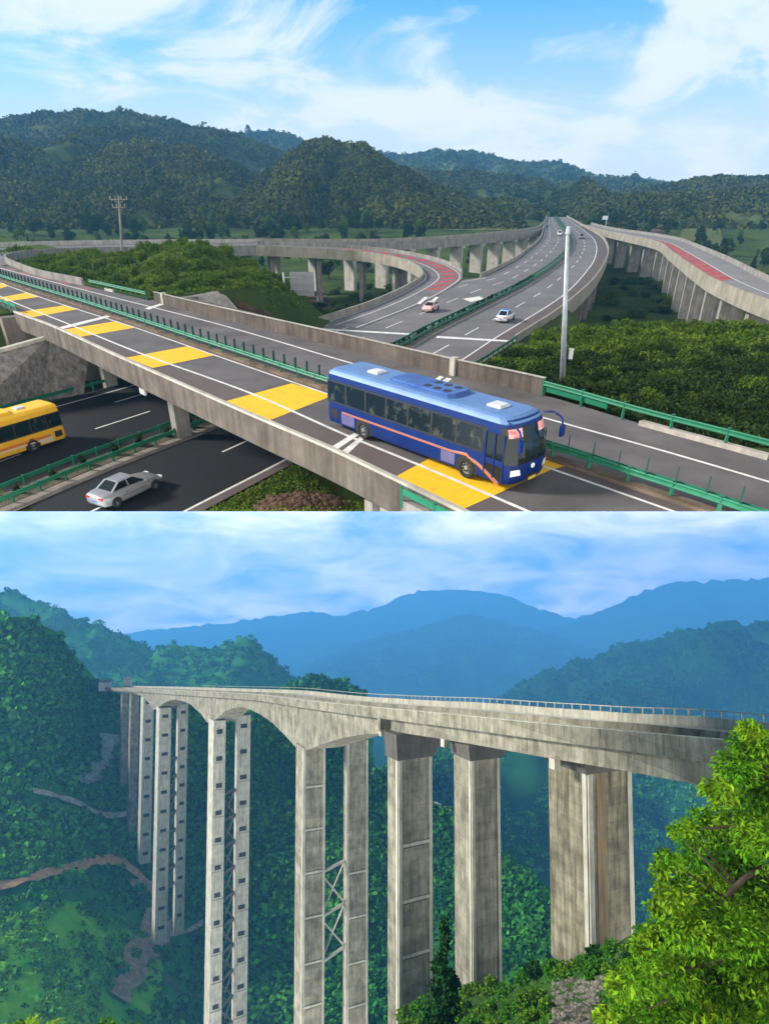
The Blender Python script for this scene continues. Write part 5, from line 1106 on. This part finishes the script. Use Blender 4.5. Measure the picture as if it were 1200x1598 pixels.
CV = np.interp(UU, CRU, CRV); VV = CV+FF*(VBOT-CV); DD = gorge(UU, VV)
Pp = Bn(UU, VV, DD); nz = fbm(Pp[..., 0]*.012, Pp[..., 1]*.012, 5, 44)*sstep(.02, .2, FF); Pp[..., 2] += nz*9; Pp[..., 1] += fbm(Pp[..., 0]*.01, Pp[..., 2]*.015, 4, 47)*26*sstep(.03, .25, FF)
bk = Pp[0].copy(); bk[:, 1] += 260; bk[:, 2] -= 160                 # the slope's back, falling away behind its crest
Pp = np.concatenate([bk[None], Pp]); nr_, nc_ = Pp.shape[:2]
i = np.arange(nr_-1)[:, None]*nc_+np.arange(nc_-1)[None]
gs_ = npmesh('gorge_slope', Pp.reshape(-1, 3), np.stack([i, i+1, i+nc_+1, i+nc_], 2).reshape(-1, 4), HILB, fr='B', smooth=True); tag(gs_, 'steep green gorge side falling from the left skyline below the bridge', 'hillside', kind='structure')
GRID = Pp[1:]
def gp_(u, v, lift=0.0):
    u = np.asarray(u, float); v = np.asarray(v, float); cv = np.interp(u, CRU, CRV); f = np.clip((v-cv)/(VBOT-cv), 0, 1)
    fi = np.clip((u+120)/1180*(len(uu)-1), 0, len(uu)-1.001); fj = f*(len(ff)-1.001); a = fi.astype(int); b_ = fj.astype(int); x = (fi-a)[..., None]; y = (fj-b_)[..., None]
    p = (GRID[b_, a]*(1-x)+GRID[b_, a+1]*x)*(1-y)+(GRID[b_+1, a]*(1-x)+GRID[b_+1, a+1]*x)*y
    p = p.copy(); p[..., 2] += lift; return p
def track(name, label, px, wd, m, lift=2.4, cat='track'):
    P = smooth([Vector(gp_(np.array([u]), np.array([v]), 0)[0]) for u, v in px], 6); mb = MB(); vs = []
    for k, p in enumerate(P):
        u, v = pxB(p); w_ = wd*(.35+.9*vnoise(np.array([k*.7]), np.array([3.]), 5)[0]); w2_ = wd*(.35+.9*vnoise(np.array([k*.7]), np.array([9.]), 6)[0]); hz_ = 0 if wd < 20 else 1; q = gp_(np.array([u-hz_*w_*.6, u+hz_*w2_*.6]), np.array([v-w_*(.5-.4*hz_), v+w2_*(.5-.4*hz_)]), lift); vs += [tuple(q[0]), tuple(q[1])]
    mb.add(vs, [(2*k, 2*k+1, 2*k+3, 2*k+2) for k in range(len(P)-1)]); o = mb.build(name, m, fr='B'); tag(o, label, cat, kind='structure'); return P
TR = [track('dirt_track', 'reddish dirt track crossing the left slope above the bright grass', [(-40, 1388), (0, 1386), (60, 1378), (140, 1372), (175, 1385), (205, 1412), (235, 1430)], 18, DIRT, 3.2),
      track('dirt_track', 'pale narrow track climbing in a bend to the left piers', [(45, 1245), (75, 1248), (110, 1262), (140, 1282), (175, 1282), (215, 1290)], 10, mat('track_pale', (.5, .46, .38), .95, scale=.3, col2=(.25, .2, .16))),
      track('landslip', 'brown rocky scar running down beside the foot of the left legs', [(205, 1412), (225, 1445), (228, 1475), (212, 1510), (196, 1545), (170, 1590)], 44, mat('scar', (.38, .28, .17), .95, scale=.25, col2=(.18, .13, .08), bump=.7, bscale=.6), 3.4, cat='scree'),
      track('landslip', 'grey rocky scree on the slope under the leftmost piers', [(180, 1150), (160, 1185), (135, 1215), (120, 1225)], 34, mat('scar_grey', (.36, .36, .33), .95, scale=.3, col2=(.15, .17, .15), bump=.7, bscale=.6), cat='scree'),
      track('dirt_track', 'bare earth ledge at the foot of the braced twin legs', [(230, 1470), (262, 1470), (290, 1462), (322, 1438)], 9, mat('track_pale', (.5, .46, .38), .9), 1.4),
      track('landslip', 'brown earth patch on the slope under the second twin legs', [(235, 1520), (270, 1530), (310, 1535), (330, 1540)], 34, mat('earth_brown', (.13, .10, .06), .95, scale=.2, col2=(.05, .08, .03), bump=.5), 1.0, cat='bare earth')]
# woods on the gorge side, leaving the grassy foot and the tracks open
rg = np.random.default_rng(77); n = 26000
u = rg.uniform(-115, 1050, n); cv = np.interp(u, CRU, CRV); v = cv+(rg.random(n)**.8)*(VBOT-20-cv)
d = gorge(u, v); keep = rg.random(n) < np.clip((d/600)**1.2, .12, 1)
grassy = (u < 235+0*v) & (v > 1392+np.maximum(0, u-120)*.45); keep &= ~(grassy & (rg.random(n) < .93))
for P in TR:
    pu = [pxB(p) for p in P]; keep &= pdist(u, v, pu) > 10
keep &= ~((u > 225) & (u < 335) & (v > 1440) & (v < 1600) & (rg.random(n) < .8))
u, v = u[keep], v[keep]; pts = gp_(u, v); rd = np.interp(gorge(u, v), [150, 650], [2.6, 5.4])*(.5+.8*rg.random(len(u))); pts[:, 2] += rd*.3
o = blobs('forest', pts, rd, FORB, fr='B', seed=9); tag(o, 'dense forest clothing the steep gorge side behind the bridge legs', 'forest', kind='stuff')
# grass on the foot of the slope
GV = mat('grass_vivid', (.05, .32, .012), .9, scale=.05, col2=(.22, .50, .02), bump=.7, bscale=.35, det=9)
un = np.linspace(-118, 262, 110); fn = np.linspace(0, 1, 110); UN, FN = np.meshgrid(un, fn); top_ = 1396+np.maximum(0, UN-110)*.55+14*fbm(UN*.03, UN*0+2, 3, 8); VN = top_+FN*(1712-top_)
Pn = gp_(UN, VN, 0.0); edge = np.minimum.reduce([FN*6, (262-UN)/14, np.ones_like(UN)]); Pn[..., 2] += -1.5+2.6*np.clip(edge, 0, 1)+fbm(UN*.09, VN*.09, 3, 6)*1.2
i = np.arange(109)[:, None]*110+np.arange(109)[None]; o = npmesh('meadow', Pn.reshape(-1, 3), np.stack([i, i+1, i+111, i+110], 2).reshape(-1, 4), GV, fr='B', smooth=True); tag(o, 'bright green meadow slope at the lower left below the dirt track', 'meadow', kind='structure')
u = rg.uniform(-110, 255, 22000); v = rg.uniform(1400, 1700, 22000); k = v > 1402+np.maximum(0, u-110)*.55; k &= fbm(u*.03+v*.012, v*.02-u*.01, 4, 71) > -.02; u, v = u[k], v[k]; C = gp_(u, v, 1.2)
vv, f = leaf_cloud(C, np.full((len(C), 3), .5), len(C), 1.9, 12, aspect=1.5, flat=.9, droop=0); o = npmesh('meadow_grass', vv, f, mat('leaf_vivid', (.045, .27, .012), .7, scale=.025, col2=(.20, .44, .02), island=.5, trans=.2), fr='B'); tag(o, 'rough darker tufts scattered over the bright meadow slope', 'grass', kind='stuff')
# ------------------------------------------------------------------ far ranges of the gorge
RG = dict(fr='B')
FORD = mat('far_forest', (.006, .045, .018), .95, scale=.006, col2=(.036, .15, .03), island=.75)
HILD = mat('far_hill_ground', (.007, .050, .018), .95, scale=.004, col2=(.022, .10, .024), bump=.6, bscale=.05)
ridge('hill', 'dark blue green mountain shoulder at the left behind the bridge end', [(-260, 890), (-120, 905), (0, 922), (12, 920), (25, 923), (40, 934), (70, 938), (110, 955), (150, 975), (190, 990), (220, 1006), (240, 1016), (252, 1009), (275, 1007), (300, 1009), (330, 1008), (360, 1012), (395, 1018), (420, 1032), (440, 1050), (460, 1066), (490, 1075)], 2000, 900, 600, -520, HILB, seed=41, forest=5200, fm=FORB, frad=9, **RG)
ridge('hill', 'small dark wooded knob just above the bridge deck', [(440, 1078), (470, 1066), (485, 1055), (500, 1060), (520, 1069), (545, 1076), (570, 1084)], 950, 300, 300, -260, HILB, seed=42, forest=700, fm=FORB, frad=6, **RG)
ridge('hill', 'large blue green mountainside on the right beyond the deck', [(700, 1150), (745, 1112), (780, 1090), (800, 1077), (850, 1050), (900, 1031), (955, 1014), (1000, 1002), (1040, 990), (1080, 981), (1120, 973), (1200, 970), (1340, 955), (1500, 960)], 3300, 2200, 900, -920, HILD, seed=43, forest=20000, fm=FORD, frad=12, spur=.5, nx=200, nt=90, amp=.2, **RG)
ridge('hill', 'blue green wooded mountainside seen between the right hand piers', [(560, 1215), (620, 1195), (680, 1172), (760, 1140), (850, 1125), (950, 1122), (1100, 1132), (1250, 1135), (1400, 1130)], 1350, 900, 300, -640, HILD, seed=48, forest=17000, fm=FORB, frad=6, spur=.6, nx=180, nt=90, amp=.22, **RG)
ridge('hill', 'middle blue peak in the haze above the bridge', [(420, 1075), (470, 1046), (520, 1022), (560, 1006), (600, 994), (640, 986), (670, 974), (700, 966), (720, 960), (735, 957), (752, 962), (780, 972), (830, 986), (870, 996), (930, 1020), (1000, 1050)], 9400, 3100, 1100, -1000, HILD, seed=44, forest=5000, fm=FORD, frad=26, **RG)
ridge('hill', 'pale blue ridge rising to the right in the far haze', [(740, 1010), (830, 988), (880, 972), (930, 956), (965, 944), (1000, 926), (1030, 914), (1060, 908), (1100, 909), (1140, 906), (1200, 903), (1320, 890), (1450, 900)], 11500, 3000, 1100, -1100, HILD, seed=45, amp=.12, **RG)
ridge('hill', 'faintest blue ridge under the clouds in the middle', [(120, 1010), (220, 985), (300, 978), (400, 966), (470, 955), (500, 953), (520, 962), (560, 955), (600, 946), (625, 930), (650, 924), (690, 921), (740, 922), (790, 929), (830, 946), (880, 962), (960, 980)], 13500, 3000, 1100, -1150, HILD, seed=46, amp=.1, **RG)
gb = MB(); gb.quad((-9000, 300, -640), (9000, 300, -640), (9000, 14200, -1200), (-9000, 14200, -1200)); o = gb.build('gorge_floor', HILD, fr='B'); tag(o, 'hazy green floor of the gorge far below the bridge', 'ground', kind='structure')
# pale waterfall like rock face seen between two piers
track('landslip', 'pale rock face high on the slope between two middle piers', [(668, 1252), (690, 1262), (706, 1272)], 10, mat('rock_pale', (.45, .47, .46), .9, scale=.2, col2=(.2, .25, .25)), 2.0, cat='rock face')
for lab, u, v, d, wd in (('tiny white house at the left end of the bridge', 164, 1071, 590, 9), ('tiny pale house beside the bridge approach, right of the white house', 199, 1066, 640, 7)):
    b = B(u, v+3, d); t = thing('house', lab, 'house', b, fr='B'); mb = MB(); mb.box(b+Vector((0, 0, 1.5)), (wd, wd*.7, 8)); mb.build('wall', WW, t); mb = MB(); a = wd/2+.4; e = wd*.35+.4; mb.add([b+Vector(p) for p in ((-a, -e, 5.5), (a, -e, 5.5), (a, e, 5.5), (-a, e, 5.5), (-a, 0, 7.5), (a, 0, 7.5))], [(0, 1, 5, 4), (2, 3, 4, 5), (0, 4, 3), (1, 2, 5), (3, 2, 1, 0)]); mb.build('roof', GT_, t)
# ------------------------------------------------------------------ near bank with the last piers
NBU = [480, 560, 620, 700, 780, 860, 930, 1000, 1100, 1300]; NBV = [1660, 1625, 1598, 1560, 1545, 1516, 1492, 1450, 1400, 1330]; NBD = [160, 150, 142, 124, 116, 94, 86, 78, 66, 50]
uu2 = np.linspace(480, 1300, 120); f2 = np.linspace(0, 1, 60); U2, F2 = np.meshgrid(uu2, f2); cv2 = np.interp(U2, NBU, NBV); V2 = cv2+F2*(1760-cv2); d0 = np.interp(U2, NBU, NBD); D2 = d0*(1-F2)**1.0+(18+.0*U2)*F2+0
N2 = Bn(U2, V2, D2); N2[..., 2] += fbm(N2[..., 0]*.2, N2[..., 1]*.2, 4, 61)*1.2*sstep(.02, .1, F2); b2_ = N2[0].copy(); b2_[:, 1] += 30; b2_[:, 2] -= 25; N2 = np.concatenate([b2_[None], N2]); nr_, nc_ = N2.shape[:2]; i = np.arange(nr_-1)[:, None]*nc_+np.arange(nc_-1)[None]
o = npmesh('near_bank', N2.reshape(-1, 3), np.stack([i, i+1, i+nc_+1, i+nc_], 2).reshape(-1, 4), mat('bank_ground', (.02, .07, .012), .95, scale=.3, col2=(.06, .09, .025), bump=.6, bscale=1.5), fr='B', smooth=True); tag(o, 'near bank covered with bushes at the foot of the right hand piers', 'hillside', kind='structure')
def nb(u, v):
    cv = np.interp(u, NBU, NBV); f = np.clip((v-cv)/(1760-cv), 0, .999); a = (u-480)/820*(len(uu2)-1); b = f*(len(f2)-1)+1; a0, b0 = int(min(max(a, 0), len(uu2)-2)), int(min(b, len(f2)-1)); return Vector(N2[b0, a0])
BSB = [crown_mesh('shrub_crown', 80+k, 2.2, 3.0, 1100, .30, [LF1, LF1, LF2, LF3][k], 'bush') for k in range(4)]
r = random.Random(11); n = 0
spots = [(640, 1585), (668, 1592), (700, 1570), (735, 1556), (765, 1553), (795, 1556), (822, 1540), (842, 1530), (868, 1528), (892, 1520), (915, 1512), (938, 1500), (962, 1490), (985, 1480), (1010, 1465), (720, 1590), (760, 1590), (800, 1588), (838, 1572), (850, 1592), (780, 1612), (740, 1612), (690, 1610), (655, 1612), (830, 1610), (960, 1530), (940, 1530), (985, 1520), (1015, 1500), (1040, 1470), (1070, 1450), (985, 1560), (1020, 1560), (960, 1590)]
for u, v in spots:
    p = nb(u, v); k = (1, 2, 0, 1)[n % 4] if v > 1545 else (2, 1, 2, 3)[n % 4]
    plant('shrub', 'bright green shrub on the near bank below the right hand piers', 'shrub', p-Vector((0, 0, .4)), BSB[k], STEM, r.uniform(.8, 1.2)*(p.y/70)*1.1, r.uniform(0, 6), fr='B', group='shrubs on the near bank'); n += 1
# low leaves over the bank between the shrubs
C = []
for k in range(9000):
    u = r.uniform(600, 1150); v = r.uniform(1495, 1640)
    if v < np.interp(u, NBU, NBV)+2 or (868 < u < 955-(v-1530)*.3 and v > 1528): continue
    p = nb(u, v); C.append((p.x+r.uniform(-.4, .4), p.y+r.uniform(-.5, .5), p.z+.15))
C = np.array(C); vv, f = leaf_cloud(C, np.full((len(C), 3), .3), len(C)*2, .42, 15); o = npmesh('undergrowth', vv, f, LF2, fr='B'); tag(o, 'bright low undergrowth on the near bank between the shrubs', 'undergrowth', kind='stuff')
# scree gully
mb = MB(); v0, f0 = ICO
for k in range(520):
    u = r.uniform(868, 950); v = r.uniform(1530, 1620)
    if u > 950-(v-1530)*.3: continue
    p = nb(u, v); s = .08+.34*r.random()**2.2; q = v0*(1+.45*(rg.random((len(v0), 1))-.5))*s*np.array([1.3, 1, .6]); mb.add([(p.x+a[0], p.y+a[1], p.z+a[2]+.1) for a in q], [tuple(z) for z in f0])
o = mb.build('scree', ROCK, fr='B'); tag(o, 'grey brown loose stones in the gully between the bushes', 'stones', kind='stuff')
# tall dark cypress like tree
CYP = crown_mesh('cypress_crown', 90, 12, 4.6, 2600, .55, LF3, 'cone'); p = B(693, 1650, 62); h = (B(693, 1436, 62).z-p.z)
o = plant('cypress', 'slender dark conifer standing in front of the middle piers', 'tree', p, CYP, TRNK[0], h/12*1.0, 0, fr='B')
# leafy tree that fills the right edge
t = thing('leafy_tree', 'bright yellow green leafy tree filling the right edge in front of the bridge', 'tree', B(1290, 1800, 17), fr='B')
CL = [(1180, 1165, 45), (1150, 1200, 40), (1195, 1230, 55), (1120, 1235, 30), (1165, 1280, 55), (1105, 1285, 38), (1070, 1295, 22), (1210, 1320, 60), (1140, 1335, 50), (1085, 1335, 35), (1045, 1345, 24), (1170, 1390, 60), (1105, 1390, 50), (1050, 1395, 34), (1025, 1420, 20), (1210, 1440, 60), (1140, 1450, 58), (1075, 1450, 45), (1025, 1465, 32), (995, 1480, 18), (1190, 1510, 60), (1115, 1515, 60), (1050, 1520, 45), (1000, 1525, 34), (965, 1540, 24), (1170, 1575, 60), (1095, 1580, 60), (1030, 1585, 50), (980, 1590, 34), (945, 1590, 20), (1210, 1600, 60), (1120, 1630, 60), (1040, 1635, 50), (1260, 1250, 55), (1270, 1350, 65), (1290, 1460, 70), (1280, 1560, 70), (1340, 1400, 60), (1360, 1520, 60), (1170, 1140, 22), (1055, 1300, 14), (1030, 1360, 16)]
def crown_px(name, L_, d, spread, n, size, m, seed, par, asp=2.4):
    rr_ = np.random.default_rng(seed); C = []; Q = []
    for u, v, q in L_: C.append(tuple(B(u, v, d+rr_.uniform(-spread, spread)))); k = q*d/1000*.9; Q.append((k, k*1.2, k*.8))
    vv, f = leaf_cloud(C, Q, n, size, seed, aspect=asp, flat=.45); return npmesh(name, vv, f, m, parent=par), C
bse = BASE[t.name]
cr, C1 = crown_px('crown', CL, 16.5, 1.6, 27000, .165, LF1, 21, t); cr.location = -bse
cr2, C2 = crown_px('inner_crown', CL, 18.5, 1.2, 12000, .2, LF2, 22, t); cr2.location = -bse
mb = MB(); root = B(1290, 1800, 17); fork = B(1235, 1450, 17); mb.pipe([root, B(1275, 1620, 17), fork, B(1215, 1300, 17), B(1190, 1190, 17)], [.28, .22, .16, .09, .03], 9)
mb.pipe([fork, B(1190, 1355, 16.8), B(1160, 1372, 16.6), B(1125, 1410, 16.4), B(1090, 1440, 16.3)], [.13, .10, .08, .06, .02], 8); mb.pipe([B(1275, 1620, 17), B(1180, 1540, 16.8), B(1090, 1530, 16.6), B(1000, 1525, 16.5)], [.16, .11, .07, .02], 8); mb.pipe([B(1215, 1300, 17), B(1150, 1290, 16.8), B(1080, 1295, 16.6)], [.07, .05, .015], 7)
for k, q in enumerate(C1):
    if k % 2 == 0: q = Vector(q); s = q.lerp(fork, .45)+Vector((0, 0, -.15)); mb.tube(s, q, .035, .01, 5)
mb.build('trunk', BARK, t)
# fern like plant in the bottom left corner
p = B(32, 1640, 24); t = thing('fern', 'light green arching fern in the bottom left corner', 'fern', p, fr='B')
mb = MB()
for k in range(26):
    a = k*2.4; el = .5+.45*((k*37) % 10)/10; Lf = 1.0+.9*((k*53) % 10)/10; pr_ = p+Vector((0, 0, .1)); P = []
    for j in range(9): s = j/8*Lf; P.append(pr_+Vector((math.cos(a)*s*math.cos(el), math.sin(a)*s*math.cos(el), s*math.sin(el)*1.15-.42*s*s/Lf*1.1)))
    for j in range(8):
        d = (P[j+1]-P[j]).normalized(); sd_ = d.cross(Vector((0, 0, 1))).normalized(); wf = .26*(1-j/8.5)
        for s in (-1, 1): mb.add([P[j], P[j+1], P[j+1]+sd_*s*wf+d*.07, P[j]+sd_*s*wf*.55+d*.10], [(0, 1, 2, 3)])
mb.build('frond', LF1, t)
r = random.Random(5)
for k in range(9):
    u = r.uniform(-30, 210); v = 1600+r.uniform(0, 40); q = B(u, v, 30+k)
    plant('shrub', 'green bush poking up along the bottom left edge', 'shrub', q-Vector((0, 0, 1.2)), BSB[k % 3], STEM, r.uniform(.6, .9), r.uniform(0, 6), fr='B', group='bushes along the bottom left edge')
HAZE_D, HAZE_C = 0.00017, (0.16, 0.54, 1.0, 1)
# ================================================================== the interchange's ground ends where the gorge begins: trim what hangs over that edge
bpy.context.view_layer.update()
def kids(o):
    yield o
    for c in o.children: yield from kids(c)
cn = cut_n
for root, fr in TOPS:
    if fr != 'T': continue
    for o in list(kids(root)):
        if o.type != 'MESH': continue
        M = o.matrix_world; bb = [cn.dot(M @ Vector(c)) for c in o.bound_box]
        if min(bb) > 0: continue
        if max(bb) <= 0:
            if not o.children: bpy.data.objects.remove(o); 
            continue
        me = o.data.copy() if o.data.users > 1 else o.data; o.data = me
        bm = bmesh.new(); bm.from_mesh(me); Mi_ = M.inverted(); n_l = (M.to_3x3().transposed() @ cn); co = Mi_ @ Vector((0, 0, 0))
        bmesh.ops.bisect_plane(bm, geom=bm.verts[:]+bm.edges[:]+bm.faces[:], plane_co=co, plane_no=n_l, clear_inner=True); bm.to_mesh(me); ne = len(bm.verts); bm.free()
        if ne == 0 and not o.children: bpy.data.objects.remove(o)
for root, fr in list(TOPS):
    try:
        if root.type == 'EMPTY' and not root.children: bpy.data.objects.remove(root)
    except ReferenceError: pass
# ------------------------------------------------------------------ haze: the blue air of the far ranges
HZ = bpy.data.materials.new('haze'); HZ.use_nodes = True; t = HZ.node_tree; t.nodes.remove(t.nodes['Principled BSDF'])
pv = t.nodes.new('ShaderNodeVolumePrincipled'); pv.inputs['Density'].default_value = HAZE_D; pv.inputs['Color'].default_value = HAZE_C; pv.inputs['Anisotropy'].default_value = 0.1
t.links.new(pv.outputs[0], t.nodes['Material Output'].inputs['Volume'])
mb = MB(); mb.box((0, 7420, 10), (25000, 14960, 2580)); hz = mb.build('haze', HZ, fr='B'); tag(hz, 'thin blue haze filling the valley air', 'haze', kind='stuff')
HZ.cycles.homogeneous_volume = True
